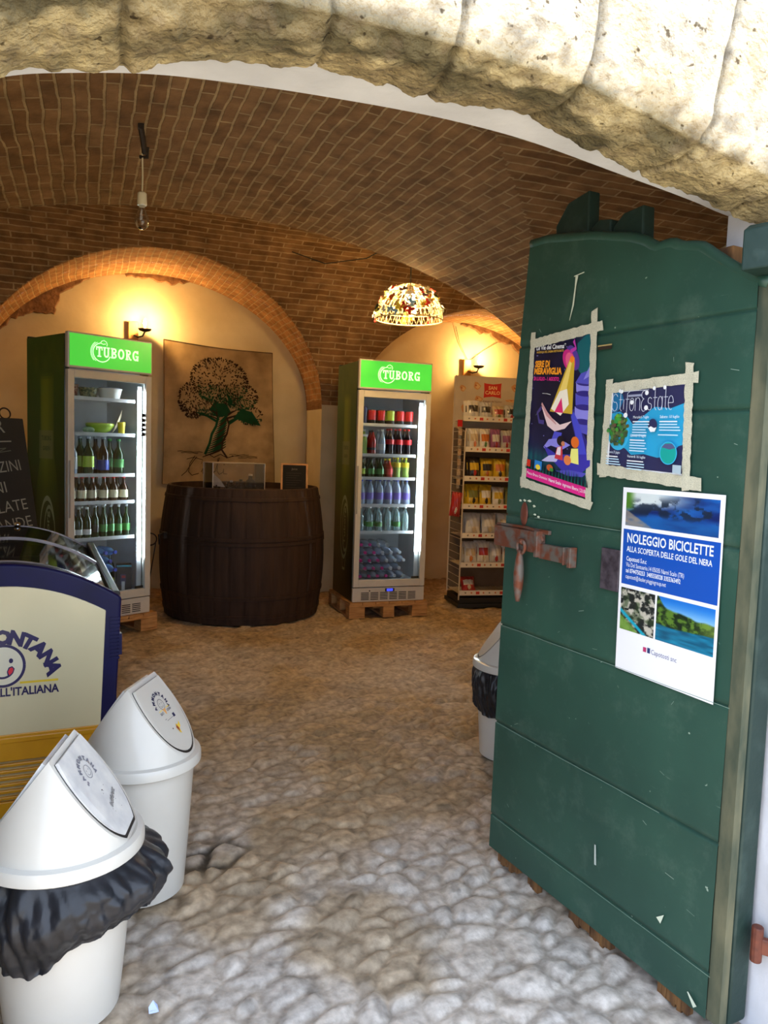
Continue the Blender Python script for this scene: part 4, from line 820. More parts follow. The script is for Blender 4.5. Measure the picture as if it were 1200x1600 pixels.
def fridge(label, loc, rz, shelves, sticker):
    t = thing('display_fridge', label, 'fridge', (loc[0], loc[1], .140), rz)
    b = MB(); w, d, h = FW, FD, FH
    b.box(0, .035, .035, d, .12, 1.80); b.box(w-.035, w, .035, d, .12, 1.80); b.box(0, w, d-.03, d, .0, h); b.box(0, w, .03, d, 1.80, h-.015); b.box(0, w, .03, d, 0, .13)
    b.build('cabinet', M_CAB, t, bevel=.004)
    b = MB(); b.box(.036, w-.036, d-.034, d-.031, .13, 1.799); b.box(.036, .039, .06, d-.031, .13, 1.799); b.box(w-.039, w-.036, .06, d-.031, .13, 1.799); b.box(.036, w-.036, .06, d-.031, .131, .16); b.box(.036, w-.036, .06, d-.031, 1.78, 1.799)
    b.build('liner', M_LINER, t)
    # printed side: pale beer-bottle picture on green
    b = MB(); 
    def sf(A, B):
        c = mixc([.06, .16, .06], [.16, .34, .10], sm(.2, .8, B)); c = mixc(c, np.array([.30, .42, .14]), np.exp(-((B-.93)/.10)**2)*fbm(A*8, B*20, 0, 130)*1.3)
        nw = .16+.13*sm(.62, .42, B); bt = sm(nw+.03, nw, np.abs(A-.55))*sm(.88, .84, B); bc = mixc([.10, .22, .06], [.46, .54, .14], np.clip(sm(.2, .7, B)*(1.1-np.abs(A-.5)*2.2), 0, 1)); c = mixc(c, bc, bt)
        lb = sm(.20, .18, np.abs(A-.52))*sm(.05, .045, np.abs(B-.62)); c = mixc(c, np.array([.62, .68, .58])*.8, lb*.6)
        c = mixc(c, np.array([.04, .10, .04]), sm(.55, .1, B)*.6); return c
    P_ = Print(b, lambda a, z, hh: (-.0008-hh, d-a*(d-.04)if False else d-a*(d-.036), z*(h-.02)+.005))
    P_.raster(0, 0, 1, 1, 36, 100, sf)
    gc = rgb(150, 170, 140)
    P_.line([(.55+.20*math.cos(a), .30+.13*math.sin(a)) for a in np.linspace(0, 2*PI, 40)], .018, gc); P_.line([(.60+.14*math.cos(a), .30+.10*math.sin(a)) for a in np.linspace(.6, 5.2, 30)], .014, gc)
    P_.text('Tuborg', .60, .225, .11 if False else .075, gc, .02, width=.16, rot=PI/2); P_.line([(.47, .17), (.50, .12), (.62, .12), (.66, .17)], .012, gc)
    P_.text('TUBORG', .40, .635, .016, rgb(60, 90, 50), .03, width=.26); P_.text('GREEN', .43, .60, .014, rgb(60, 90, 50), .03, width=.2)
    b.build('side_print', M_PRINT, t, colors=True)
    # header light box
    b = MB(); b.box(0, w, -.012, .03, 1.785, h, 0); b.build('header_frame', M_FRAME, t, bevel=.008)
    b = MB(); P_ = Print(b, lambda a, z, hh: (a, -.0125-hh*1.5, z)); P_.rect(.012, 1.80, w-.008, h-.012, (.05, .50, .045))
    lw = (.62, .95, .62); xe = slab_letters(P_, .205, 1.876, .073, lw); swirl(P_, .247, 1.908, .066, lw, .0045)
    b.build('backlit_sign', M_PRINTB, t, colors=True)
    # door
    b = MB(); fw = .048; z0, z1 = .128, 1.775
    b.box(.002, fw, -.01, .03, z0, z1); b.box(w-fw, w-.002, -.01, .03, z0, z1); b.box(fw, w-fw, -.01, .03, z0, z0+.06); b.box(fw, w-fw, -.01, .03, z1-.055, z1)
    dr = b.build('door', M_FRAME, t, bevel=.003)
    b = MB(); b.box(fw-.003, w-fw+.003, .008, .013, z0+.055, z1-.05); b.build('glass_pane', M_GLASS, dr)
    b = MB(); b.box(.006, .018, -.016, -.0101, .75, 1.15); b.build('handle', mat('handle_grey', rgb(150, 148, 142), rough=.4) if 'handle_grey' not in bpy.data.materials else bpy.data.materials['handle_grey'], dr, bevel=.002)
    b = MB(); b.tube([(w-.10, -.006, z1+.006), (w-.03, -.006, z1+.006)], .004, 8); b.build('hinge', M_CHROME, dr)
    # LED tube
    b = MB(); b.box(w-.083, w-.060, .034, .044, .42, 1.665); b.build('led_tube', M_LED, t)
    b = MB(); b.box(w-.086, w-.05, .0445, .056, .20, 1.70); b.build('led_housing', M_SHELF, t)
    # base grille
    b = MB(); b.box(0, w, -.004, .03, .0, .122); b.build('base_panel', M_FRAME, t, bevel=.004)
    b = MB()
    for r_ in range(5):
        for c_ in range(6): b.box(.075+c_*.085, .145+c_*.085, -.0052, -.0045, .018+r_*.014, .025+r_*.014)
    b.build('vent_slots', M_BLACK, t)
    b = MB(); b.box(.29, .375, -.0052, -.0046, .085, .113, 0); b.build('display_bezel', M_BLACK, t)
    b = MB(); b.box(.305, .36, -.0062, -.0055, .089, .109); b.build('display', M_DISP, t)
    b = MB(); b.lathe([(.006, 0), (.006, .003)], 12); bo = b.build('lock', M_BLACK, t); bo.location = (.15, -.005, .095); bo.rotation_euler = (PI/2, 0, 0)
    b = MB(); b.box(w-fw-.07, w-fw, .0145, .016, z0+.06, z0+.08); b.build('door_label', M_BLACK, t)
    for z in shelves:
        b = MB()
        b.box(.045, w-.10, .055, .061, z-.016, z+.006); b.box(.045, w-.10, .054, .0605, z+.006, z+.009)
        for k in range(46): b.box(.048+k*.0107, .0535+k*.0107, .061, d-.06, z-.004, z)
        for yy in (.2, .4): b.box(.045, w-.10, yy, yy+.005, z-.008, z-.004)
        b.build('wire_shelf', M_SHELF, t)
    if sticker:
        b = MB()
        for k in range(5):
            z = 1.50-k*.035; b.add([(w-.082, .006, z), (w-.028, .006, z), (w-.036, .006, z-.013), (w-.028, .006, z-.026), (w-.082, .006, z-.026), (w-.074, .006, z-.013)], [tuple(range(6))])
        b.build('glass_sticker', M_STICK, t)
    return t
S1 = (.585, .848, 1.046, 1.34, 1.59); S2 = (.59, .82, 1.05, 1.246, 1.50)
FR1 = ((-.107, 5.735), .484); FR2 = ((2.106, 6.041), -.03)
fridge('green drinks fridge with beer bottles and plates, left of the tapestry', *FR1, S1, True)
fridge('drinks fridge packed with bottled water and soft drinks, right of the big vat', *FR2, S2, False)
# pallets
def pallet(label, fr, x0, x1, y0, y1):
    (x, y), rz = fr; t = thing('wooden_pallet', label, 'pallet', (x, y, 0), rz)
    for (a, b_) in ((x0, x0+.14), ((x0+x1)/2-.05, (x0+x1)/2+.05), (x1-.14, x1)):
        b = MB()
        for yy in (y0, (y0+y1)/2-.05, y1-.1): b = MB(); b.box(a, b_, yy+.001, yy+.099, .022, .098); b.build('spacer_block', M_WOODP, t, bevel=.003)
        b = MB(); b.box(a, b_, y0, y1, .004, .021); b.build('bottom_board', M_WOODP, t)
    b = MB(); n = 6; w_ = (x1-x0)/n
    for ya in (y0, (y0+y1)/2-.05, y1-.1): b = MB(); b.box(x0, x1, ya, ya+.1, .099, .118); b.build('cross_board', M_WOODP, t, bevel=.002)
    for k in range(n):
        b = MB(); b.box(x0+k*w_+.004, x0+(k+1)*w_-.004, y0, y1, .119, .1385); b.build('deck_board', M_WOODP, t, bevel=.002)
pallet('wooden pallet under the left drinks fridge', FR1, -.02, .70, -.03, .62)
pallet('wooden pallet under the drinks fridge packed with water', FR2, -.03, .68, -.02, .63)

# ------------------------------------------------------------------ bottles
def bmat(name, c, rough=.12, **k): return mat(name, c, c, rough=rough, **k)
MG = dict(green=bmat('green_bottle_glass', rgb(24, 50, 22)), brown=bmat('brown_bottle_glass', rgb(52, 26, 12)), clear=glass_mat('clear_bottle', (.86, .92, .98), .08, .08, .45, (.66, .80, 1)),
          blue=glass_mat('blue_bottle', (.50, .72, 1.0), .10, .08, .62, (.26, .56, 1.0)), smoke=glass_mat('smoky_glass', (.45, .42, .40), .08, .05, .3, (.10, .09, .08)), cola=bmat('cola_dark', rgb(30, 10, 8)), yellow=bmat('lemon_drink', rgb(190, 170, 30)), lime=bmat('pale_green_drink', rgb(150, 176, 84)), red=bmat('red_drink', rgb(150, 24, 20)),
          teal=glass_mat('aqua_bottle', (.82, .96, .96), .06, .05, .25, (.6, .85, .9)), orange=bmat('orange_drink', rgb(206, 110, 20)))
MC = {k: mat('plastic_'+k, rgb(*v), rgb(*v), rough=.4) for k, v in dict(white=(230, 230, 226), red=(196, 26, 30), yellow=(230, 206, 40), blue=(40, 60, 150), magenta=(196, 40, 130), green=(60, 130, 60), cream=(226, 214, 180), silver=(180, 184, 188), dark=(24, 24, 28), violet=(110, 90, 180), navy=(30, 40, 90), limegreen=(170, 200, 60)).items()}
PROF = {
 'beer': lambda r, h: [(r*.92, 0), (r, .01), (r, h*.55), (r*.9, h*.62), (r*.42, h*.76), (r*.36, h*.95), (r*.40, h*.96), (r*.40, h)],
 'big': lambda r, h: [(r*.92, 0), (r, .01), (r, h*.58), (r*.85, h*.66), (r*.36, h*.8), (r*.33, h*.96), (r*.36, h)],
 'pet': lambda r, h: [(r*.8, 0), (r, .02), (r*.96, h*.22), (r, h*.3), (r*.94, h*.36), (r, h*.42), (r*.98, h*.62), (r*.75, h*.76), (r*.4, h*.87), (r*.3, h*.9), (r*.3, h)],
 'contour': lambda r, h: [(r*.9, 0), (r, .02), (r*.85, h*.25), (r*.98, h*.5), (r, h*.6), (r*.6, h*.78), (r*.34, h*.88), (r*.34, h)],
 'can': lambda r, h: [(r*.85, 0), (r, .008), (r, h-.01), (r*.88, h), (r*.86, h-.003)],
 'carton': lambda r, h: [(r, 0), (r, h*.8), (r*.75, h*.9), (r*.4, h)]}
def bottle(kind, body, r, h, label=None, cap=None, lz=(.2, .45), name='bottle', lab='', cat='bottle', group=None, loc=(0, 0, 0)):
    t = thing(name, lab, cat, loc, 0, group)
    b = MB(); b.lathe(PROF[kind](r, h), 14); b.build('bottle_body' if kind != 'can' else 'can_body', MG.get(body) or MC[body], t, smooth=50)
    if label:
        b = MB(); b.lathe([(r*1.015, h*lz[0]), (r*1.02, h*(lz[0]+.01)), (r*1.02, h*(lz[1]-.01)), (r*1.015, h*lz[1])], 14, caps=False); b.build('paper_label', MC[label], t, smooth=1)
    if cap:
        cr_ = r*.42 if kind in ('beer', 'big', 'pet', 'contour') else r*.4
        b = MB(); b.lathe([(cr_, h-.006), (cr_, h+.008), (cr_*.9, h+.010)], 12); b.build('cap', MC[cap], t, smooth=50)
    return t
def shelf_row(fr, z, y, specs, x0, x1, desc, back=True, group=None, dy=.09):
    """specs: list of bottle kwargs left to right"""
    (fx, fy), rz = fr; c, s = math.cos(rz), math.sin(rz); n = len(specs); protos = {}
    for row in ((0, 1) if back else (0,)):
        for k, sp in enumerate(specs):
            x = x0+(x1-x0)*k/max(n-1, 1)+random.uniform(-.003, .003); yy = y+row*dy+random.uniform(-.004, .004)
            p = (fx+c*x-s*yy, fy+s*x+c*yy, .140+z+.0005)
            key = sp['key']; d = {a: v for a, v in sp.items() if a not in ('key', 'word')}
            lab = f"{sp['word']}, {ORD[k]} from left, {'front' if row == 0 else 'back'} row, {desc}"
            if key not in protos: protos[key] = bottle(**d, lab=lab, group=group, loc=p)
            else: dup(protos[key], p, random.uniform(0, 6), lab, group)
LF, RF = 'of the left fridge', 'of the right fridge'
beerS = dict(key='bs', word='green beer bottle', kind='beer', body='green', r=.0285, h=.225, label='green', cap='silver', lz=(.18, .42), name='beer_bottle')
beerW = dict(key='bw', word='foil-topped beer bottle', kind='beer', body='green', r=.0285, h=.215, label='white', cap='white', lz=(.12, .3), name='beer_bottle')
brown = dict(key='br', word='small brown bottle with cream label', kind='beer', body='brown', r=.032, h=.175, label='cream', cap='red', lz=(.15, .48), name='drink_bottle')
shelf_row(FR1, S1[0], .12, [beerW]*3+[dict(beerS, key='bt', label='dark')]+[beerS]*4, .085, .52, 'lowest shelf, left fridge', group='beer bottles in the left fridge')
shelf_row(FR1, S1[1], .12, [brown]*6, .085, .50, 'second shelf up, left fridge', group='small brown bottles in the left fridge')
bigA = dict(key='ba', word='tall clear glass bottle', kind='big', body='clear', r=.040, h=.25, label='silver', cap=None, lz=(.15, .5), name='drink_bottle')
bigB = dict(key='bb', word='large green bottle with yellow label', kind='big', body='green', r=.040, h=.262, label='limegreen', cap='silver', lz=(.2, .5), name='drink_bottle')
bigC = dict(key='bc', word='large dark bottle with blue label', kind='big', body='cola', r=.040, h=.262, label='blue', cap='silver', lz=(.12, .4), name='drink_bottle')
bigD = dict(key='bd', word='large green bottle with pale label', kind='big', body='green', r=.038, h=.25, label='green', cap='green', lz=(.2, .45), name='drink_bottle')
shelf_row(FR1, S1[2], .13, [bigA, bigB, bigC, bigD], .10, .46, 'middle shelf, left fridge', group='large bottles in the left fridge', dy=.12)
wine = dict(key='wn', word='dark wine bottle with lime label', kind='big', body='green', r=.036, h=.29, label='limegreen', cap='dark', lz=(.1, .3), name='wine_bottle')
shelf_row(FR1, .16, .28, [wine], .475, .475, 'floor, left fridge', back=False)
# right fridge
pw = dict(key='pw', word='clear water bottle with violet label', kind='pet', body='clear', r=.033, h=.205, label='violet', cap='blue', lz=(.22, .5), name='water_bottle')
pt = dict(key='pt', word='clear water bottle with pale green label', kind='pet', body='teal', r=.033, h=.205, label=None, cap='white', name='water_bottle')
pt2 = dict(pt, key='pt2', label='green', lz=(.2, .4))
pb_ = dict(key='pb', word='blue-tinted water bottle', kind='pet', body='clear', r=.034, h=.21, label='silver', cap='white', lz=(.3, .5), name='water_bottle')
cola = dict(key='co', word='cola bottle with red cap', kind='contour', body='cola', r=.033, h=.215, label='red', cap='red', lz=(.42, .62), name='cola_bottle')
tea = dict(key='te', word='pale green iced tea bottle', kind='contour', body='lime', r=.032, h=.20, label='white', cap='white', lz=(.75, .85), name='drink_bottle')
tear = dict(key='tr', word='red iced tea bottle', kind='contour', body='red', r=.031, h=.195, label='dark', cap='dark', lz=(.2, .3), name='drink_bottle')
sodac = dict(key='sc', word='clear soda bottle', kind='pet', body='clear', r=.031, h=.205, label='silver', cap='white', name='drink_bottle')
lem = dict(key='le', word='lemon drink bottle with yellow cap', kind='contour', body='lime', r=.030, h=.165, label='yellow', cap='yellow', lz=(.55, .8), name='drink_bottle')
dk = dict(key='dk', word='dark juice bottle', kind='beer', body='green', r=.034, h=.155, label='green', cap='dark', lz=(.2, .5), name='juice_bottle')
rdj = dict(key='rj', word='red juice bottle', kind='beer', body='red', r=.034, h=.155, label='red', cap='yellow', lz=(.2, .5), name='juice_bottle')
canr = dict(key='cr', word='red soft drink can', kind='can', body='dark', r=.033, h=.125, label='red', lz=(.3, .95), name='drink_can', cat='can')
cany = dict(key='cy', word='yellow soft drink can', kind='can', body='dark', r=.033, h=.125, label='limegreen', lz=(.3, .95), name='drink_can', cat='can')
canb = dict(key='cb', word='dark blue soft drink can', kind='can', body='navy', r=.033, h=.15, label='navy', lz=(.1, .95), name='drink_can', cat='can')
shelf_row(FR2, .59, .12, [pt, pt2, pt2, pt, pt2, pt], .09, .50, 'lowest shelf, right fridge', group='pale green labelled water bottles')
shelf_row(FR2, .82, .12, [pw]*6, .09, .50, 'second shelf up, right fridge', group='violet labelled water bottles')
shelf_row(FR2, 1.05, .12, [dict(dk, key='d1', label='limegreen'), dk, dict(dk, key='d2'), rdj, lem, lem], .09, .49, 'middle shelf, right fridge', group='juice bottles in the right fridge')
shelf_row(FR2, 1.246, .12, [tea, tear, sodac, cola, cola, cola], .10, .50, 'fourth shelf up, right fridge', group='soft drinks in the right fridge')
shelf_row(FR2, 1.50, .12, [canb, canr, canr, cany, canr, canr], .085, .50, 'top shelf, right fridge', group='drink cans in the right fridge')
# stack of cans on cans (top shelf is two high)
shelf_row(FR2, 1.50+.127, .12, [dict(canr, word='red soft drink can standing on another can'), dict(cany, word='yellow soft drink can standing on another can'), dict(canr, word='red soft drink can standing on another can')], .167, .42, 'stacked upon the highest shelf '+RF, back=False, group='upper cans in the right fridge') if False else None
# bottles lying in the bottom of the right fridge, and upright behind
def lying(fr, x, z, body, capm, lab, y=.07, group=None, r=.0335):
    (fx, fy), rz = fr; c, s = math.cos(rz), math.sin(rz); t = thing('water_bottle', lab, 'bottle', (fx+c*x-s*y, fy+s*x+c*y, .14+z), rz, group)
    T_ = Matrix.Rotation(R(88), 4, 'X')
    b = MB(); b.T = Matrix.Translation((0, .24, 0)) @ T_; b.lathe(PROF['pet'](r, .235), 14); b.build('bottle_body', MG[body], t, smooth=50)
    b = MB(); b.T = Matrix.Translation((0, .24, 0)) @ T_; b.lathe([(r*.42, .225), (r*.42, .243), (r*.36, .246)], 12); b.build('cap', MC[capm], t)
    return t
k = 0; RW = ['bottom', 'second', 'third', 'fourth', 'fifth']
for row in range(5):
    n_ = 6 if row % 2 == 0 else 5
    for i in range(n_):
        x = .088+i*.078+(0 if row % 2 == 0 else .039)
        if row == 4 and i > 3: continue
        cm_ = 'magenta' if (x < .34 - .04*row or (row < 2 and x < .36)) else 'silver'
        lying(FR2, x, .198+row*.068, 'clear', cm_, f"lying water bottle with {'pink' if cm_ == 'magenta' else 'pale'} cap, {ORD[i]} from left, {RW[row]} layer, right fridge", group='bottles lying in the right fridge')
# left fridge: plates and tub on top, covered plates below, blue bottles at the bottom, small device box
(f1x, f1y), f1r = FR1; c1_, s1_ = math.cos(f1r), math.sin(f1r)
def f1p(x, y, z): return (f1x+c1_*x-s1_*y, f1y+s1_*x+c1_*y, .14+z)
def tub(lab, x, y, z, r, h, m, rim=True, name='food_tub'):
    t = thing(name, lab, 'container', f1p(x, y, z)); b = MB(); b.lathe([(r*.8, 0), (r, h), (r*1.06, h), (r*1.06, h+.006), (r*.94, h+.004), (r*.75, .006)], 24); b.build('tub_body', m, t, smooth=40)
    b = MB(); b.lathe([(r*1.0, h+.002), (r*.9, h+.012), (0.001, h+.014)], 24, caps=False); b.build('lid_film', MG['clear'], t); return t
tub('white patterned tub on the top shelf of the left fridge, right of the other tubs', .40, .15, S1[4]+.0005, .085, .075, MC['white'])
tub('clear tub of greens on the top shelf of the left fridge, in the middle', .235, .15, S1[4]+.0005, .065, .07, mat('mixed_salad', rgb(150, 150, 110), rgb(40, 70, 40), rough=.5, scale=60, thr=(.45, .55)))
tub('small tub with a reddish filling on the top shelf of the left fridge, leftmost', .11, .15, S1[4]+.0005, .045, .085, mat('tomato_mix', rgb(170, 150, 130), rgb(130, 50, 40), rough=.5, scale=60, thr=(.45, .55)))
t = thing('melon_half', 'yellow-green melon piece on the second highest shelf of the left fridge', 'fruit', f1p(.335, .17, S1[3]+.0005))
b = MB(); b.lathe([(.02, 0), (.07, .02), (.10, .06), (.098, .075)], 28); b.build('rind', MC['limegreen'], t, smooth=1)
b = MB(); b.lathe([(.097, .0755), (.09, .078), (.03, .07), (.001, .07)], 28, caps=False); b.build('flesh', MC['yellow'], t, smooth=1)
t = thing('yellow_cup', 'yellow plastic cup standing in front of the melon in the left fridge', 'cup', f1p(.465, .098, S1[3]+.0005)); b = MB(); b.lathe([(.022, 0), (.028, .09), (.026, .09), (.02, .004)], 20); b.build('cup_body', MC['yellow'], t, smooth=40)
t = thing('covered_plate', 'tilted plate wrapped in film leaning at the right of the melon in the left fridge', 'plate', f1p(.515, .22, S1[3]+.09)); b = MB(); b.T = Matrix.Rotation(R(-68), 4, 'Y'); b.lathe([(.001, 0), (.05, .0), (.095, .014), (.096, .017), (.05, .005), (.001, .004)], 28, caps=False); b.build('plate_disc', MC['cream'], t, smooth=1)
t = thing('covered_plate', 'pale plate leaning at the left of the second highest shelf in the left fridge', 'plate', f1p(.085, .17, S1[3]+.045)); b = MB(); b.T = Matrix.Rotation(R(62), 4, 'Y'); b.lathe([(.001, 0), (.03, .0), (.05, .01), (.051, .012), (.001, .004)], 24, caps=False); b.build('plate_disc', MC['silver'], t, smooth=1)
t = thing('food_bundle', 'small pale wrapped bundle left of the melon in the left fridge', 'food', f1p(.22, .12, S1[3]+.0005)); b = MB(); b.T = Matrix.Translation((0, 0, .025)) @ Matrix.Diagonal((1.6, 1, .9, 1)); b.sphere((0, 0, 0), .026, 8); b.build('wrapped_food', mat('pale_wrap', rgb(170, 190, 150), rgb(120, 150, 110), rough=.4, scale=40), t, smooth=1)
k = 0
for row in range(5):
    for i in range(5):
        x = .10+i*.076+(row % 2)*.038
        if x > .41: continue
        lying(FR1, x, .198+row*.066, 'blue', 'blue', f'blue water bottle lying {ORD[i]} from left, {RW[row]} layer, bottom of left fridge', group='blue bottles at the bottom of the left fridge')
t = thing('gadget_box', 'dark box with a pale picture at the bottom right of the left fridge', 'box', f1p(.50, .11, .1605)); b = MB(); b.box(-.055, .055, 0, .10, 0, .20); b.build('carton', mat('teal_carton', rgb(20, 34, 44), rgb(16, 28, 38), rough=.4), t, bevel=.003)
b = MB(); P_ = Print(b, lambda a, z, hh: (a, -.0006-hh, z)); P_.rect(-.025, .05, .012, .13, rgb(60, 60, 100)); P_.rect(-.018, .01, .005, .075, rgb(190, 196, 206)); P_.rect(-.018, .10, .01, .12, rgb(160, 50, 60)); P_.rect(-.054, .185, .054, .198, rgb(40, 130, 150)); b.build('box_print', M_PRINT, t, colors=True)
t = thing('power_cable', 'black coiled cable hanging between the left fridge and the vat', 'cable', (0, 0, 0)); b = MB(); pc = Vector((.52, 6.66, .62)); b.tube([tuple(pc+Vector((.05*math.cos(a), .02*math.sin(a*.5), .05*math.sin(a)))) for a in np.linspace(0, 12, 50)]+[tuple(pc+Vector((.03, .0, -.12))), tuple(pc+Vector((0, .3, -.5))), tuple(pc+Vector((-.05, .6, -.60)))], .005, 6); b.build('cable_loop', M_BLACK, t, smooth=1)

# ------------------------------------------------------------------ vat, case, bottles, menu
M_VAT = mat('dark_stained_oak', rgb(62, 44, 32), rgb(46, 32, 24), rough=.7, spec=.25, scale=6, stretch=(3, 3, .4), bump=.003, bscale=14)
VC = (1.285, 6.60); 
def vr(z): return .64+.065*math.sin(PI*min(max((z+.08)/1.22, 0), 1))-.015*z
vat = thing('wooden_vat', 'huge dark oak barrel vat used as a counter below the tree tapestry', 'vat', (*VC, .01))
b = MB(); n = 144
def vat_f(i, j):
    a = 2*PI*i; z = 1.07*j; k = (i*36) % 1.0; g = -.006*math.exp(-(min(k, 1-k)/.07)**2); r = vr(z)+g; return (r*math.cos(a), r*math.sin(a), z)
b.grid(vat_f, 36*12, 24); b.build('staves', M_VAT, vat, smooth=1)
b = MB(); r1 = vr(1.07)-.002; b.lathe([(r1, 1.069), (r1-.005, 1.078), (r1-.03, 1.078), (r1-.034, 1.0), (r1-.034, .99)], 72, caps=False); b.build('rim', M_VAT, vat, smooth=40)
b = MB(); b.lathe([(r1-.03, 1.01), (r1-.03, 1.025), (.001, 1.025)], 72, caps=False); b.build('top_boards', M_VAT, vat, smooth=40)
for z in (.05, .20, .63, .665, .98):
    b = MB(); h_ = .028; b.lathe([(vr(z)+.001, z), (vr(z)+.006, z+.002), (vr(z+h_)+.006, z+h_-.002), (vr(z+h_)+.001, z+h_)], 72, caps=False); b.build('hoop', M_DKMETAL if False else M_VAT, vat, smooth=40)
b = MB(); a = R(196); b.T = Matrix.Rotation(a, 4, 'Z'); b.box(vr(.66), vr(.66)+.03, -.03, .03, .65, .70); b.tube([(vr(.68)+.02, .0, .69), (vr(.68)+.06, 0, .68), (vr(.68)+.055, 0, .60)], .008, 6); b.build('hoop_bolt', M_DKMETAL, vat)
ZT = 1.036
cs = thing('display_case', 'clear acrylic box holding small dark bottles, standing on the vat', 'case', (1.20, 6.60, ZT), R(10))
M_ACR = glass_mat('clear_acrylic', (.95, .95, .95), .07, .03, .04, (.6, .6, .6))
b = MB(); b.box(-.23, .23, -.12, -.116, .0, .24); b.box(-.23, -.226, -.12, .12, 0, .24); b.box(.226, .23, -.12, .12, 0, .24); b.box(-.23, .23, -.12, .12, .236, .24); b.build('acrylic_panels', M_ACR, cs)
M_EDG = mat('acrylic_edge', rgb(170, 160, 140), rgb(190, 180, 160), rough=.15)
b = MB()
for (p, q) in (((-.23, -.12, 0), (-.23, -.12, .24)), ((.23, -.12, 0), (.23, -.12, .24)), ((-.23, -.12, .24), (.23, -.12, .24)), ((-.23, .12, .24), (.23, .12, .24)), ((-.23, -.12, .24), (-.23, .12, .24)), ((.23, -.12, .24), (.23, .12, .24)), ((-.23, .12, 0), (-.23, .12, .24)), ((.23, .12, 0), (.23, .12, .24))): b.tube([p, q], .0035, 6)
b.build('bright_edges', M_EDG, cs)
b = MB(); b.T = Matrix.Rotation(0, 4, 'Z'); b.add([(-.220, -.105, .05), (-.10, -.06, .035), (-.13, -.03, .09), (-.215, -.03, .17)], [(0, 1, 2, 3)]);  # white sheet added to imitate a reflection at the case's left end
tag(b.build('reflection_sheet', mat('reflection_sheet', rgb(245, 240, 228), rough=.5)), 'white sheet added as a reflection inside the left end of the acrylic box', 'reflection'); bpy.data.objects['reflection_sheet'].location = (1.20, 6.60, ZT); bpy.data.objects['reflection_sheet'].rotation_euler = (0, 0, R(10))
def liq(lab, x, y, r, h, body, cap, kind='beer', sh=1.):
    c, s = math.cos(R(10)), math.sin(R(10)); return bottle(kind, body, r, h, None, cap, name='liqueur_bottle', lab=lab, loc=(1.20+c*x-s*y, 6.60+s*x+c*y, ZT+.002), group='bottles in the acrylic box')
liq('dark flask with cork stopper at the right end of the acrylic box', .135, -.03, .045, .135, 'cola', 'cream')
liq('squat clear bottle with dark stopper in the middle of the acrylic box', .045, -.04, .034, .09, 'smoke', 'dark')
liq('small clear bottle left of the middle in the acrylic box', -.04, -.04, .030, .08, 'smoke', 'silver')
for k in range(5): liq(f'tiny dark bottle, {ORD[k]} from the left in the front row of the acrylic box', -.19+k*.085, -.095, .016, .045, 'cola', 'dark')
for k in range(3): liq(f'low dark bottle, {ORD[k]} from the left in the back row of the acrylic box', -.13+k*.09, .06, .028, .06, 'cola', 'dark')
mn = thing('menu_board', 'small wooden-framed black menu board leaning on the vat beside the acrylic box', 'menu', (1.665, 6.36, 1.041), R(-14))
b = MB(); b.T = Matrix.Rotation(R(-9), 4, 'X'); 
for bx in ((-.115, -.098, 0, .012, 0, .25), (.098, .115, 0, .012, 0, .25), (-.098, .098, 0, .012, .235, .25), (-.098, .098, 0, .012, 0, .012)): b.box(*bx)
b.build('frame', M_OAK, mn, bevel=.002)
b = MB(); b.T = Matrix.Rotation(R(-9), 4, 'X'); b.box(-.098, .098, .004, .008, .012, .235); b.build('board', M_STICK, mn)
b = MB(); P_ = Print(b, lambda a, z, hh: tuple(Matrix.Rotation(R(-9), 4, 'X') @ Vector((a, .0038-hh, z)))); P_.text('Juice', 0, .195, .018, rgb(120, 110, 96), .0, al='c')
for k in range(7): P_.rect(-.07, .165-k*.02, .06-.02*(k % 3), .1675-k*.02, rgb(62, 54, 46))
b.build('chalk_text', M_PRINTM, mn, colors=True)
b = MB(); b.T = Matrix.Translation((0, .03, 0)); b.bar((-.05, .07, 0), (-.05, .005, .17), .01, .006); b.bar((.05, .07, 0), (.05, .005, .17), .01, .006); b.build('back_leg', M_OAK, mn)

# ------------------------------------------------------------------ tapestry
M_CLOTH = attr_mat('tapestry_cloth', rough=.95, spec=.1, bump=.0006, bscale=400, grain=5)
tp = thing('tree_tapestry', 'beige cloth hanging printed with a large green and brown tree', 'tapestry', (.704, 7.70, 1.03))
TWd, THt = 1.065, 1.375
def tf(s, t_, h=0):
    x = s*TWd + .012*math.sin(t_*3+s*2)+.02*(1-t_)*s; z = t_*THt-.05*s*t_*1.1+.03*math.sin(PI*s)*0+(1-t_)*.0 - (.02*math.sin(PI*s)*t_)
    y = .010*math.sin(s*12+t_*1.5)*(.3+.7*t_)*.5+.010*math.sin(s*5-t_*4) - .012*math.exp(-((s-.5)/.6)**2)
    return (x, y-.02-h, z)
b = MB(); cb = rgb(178, 150, 108)
b.grid(lambda i, j: tf(i, j), 60, 70, 0, lambda i, j: cb); o = b.build('cloth', M_CLOTH, tp, smooth=1, colors=True)
b = MB(); b.tube([tf(i, 1, .002) for i in np.linspace(0, 1, 40)], .004, 6); b.tube([tf(1, i, .002) for i in np.linspace(0, 1, 40)], .003, 6); b.tube([tf(0, i, .002) for i in np.linspace(0, 1, 40)], .003, 6); b.build('hem', mat('hem_brown', rgb(110, 86, 56), rough=.9), tp)
b = MB(); P_ = Print(b, lambda a, d, hh: tf(a, d, .004+hh*.6)); gr, br_ = rgb(28, 70, 44), rgb(58, 40, 26); rs = random.Random(5)
BL = [(.50, .76, .27, .17), (.25, .60, .13, .13), (.69, .66, .17, .10), (.78, .52, .12, .07), (.40, .56, .10, .06)]
def inside(x, y): return any(((x-a)/c)**2+((y-d)/e)**2 < 1 for a, d, c, e in BL)
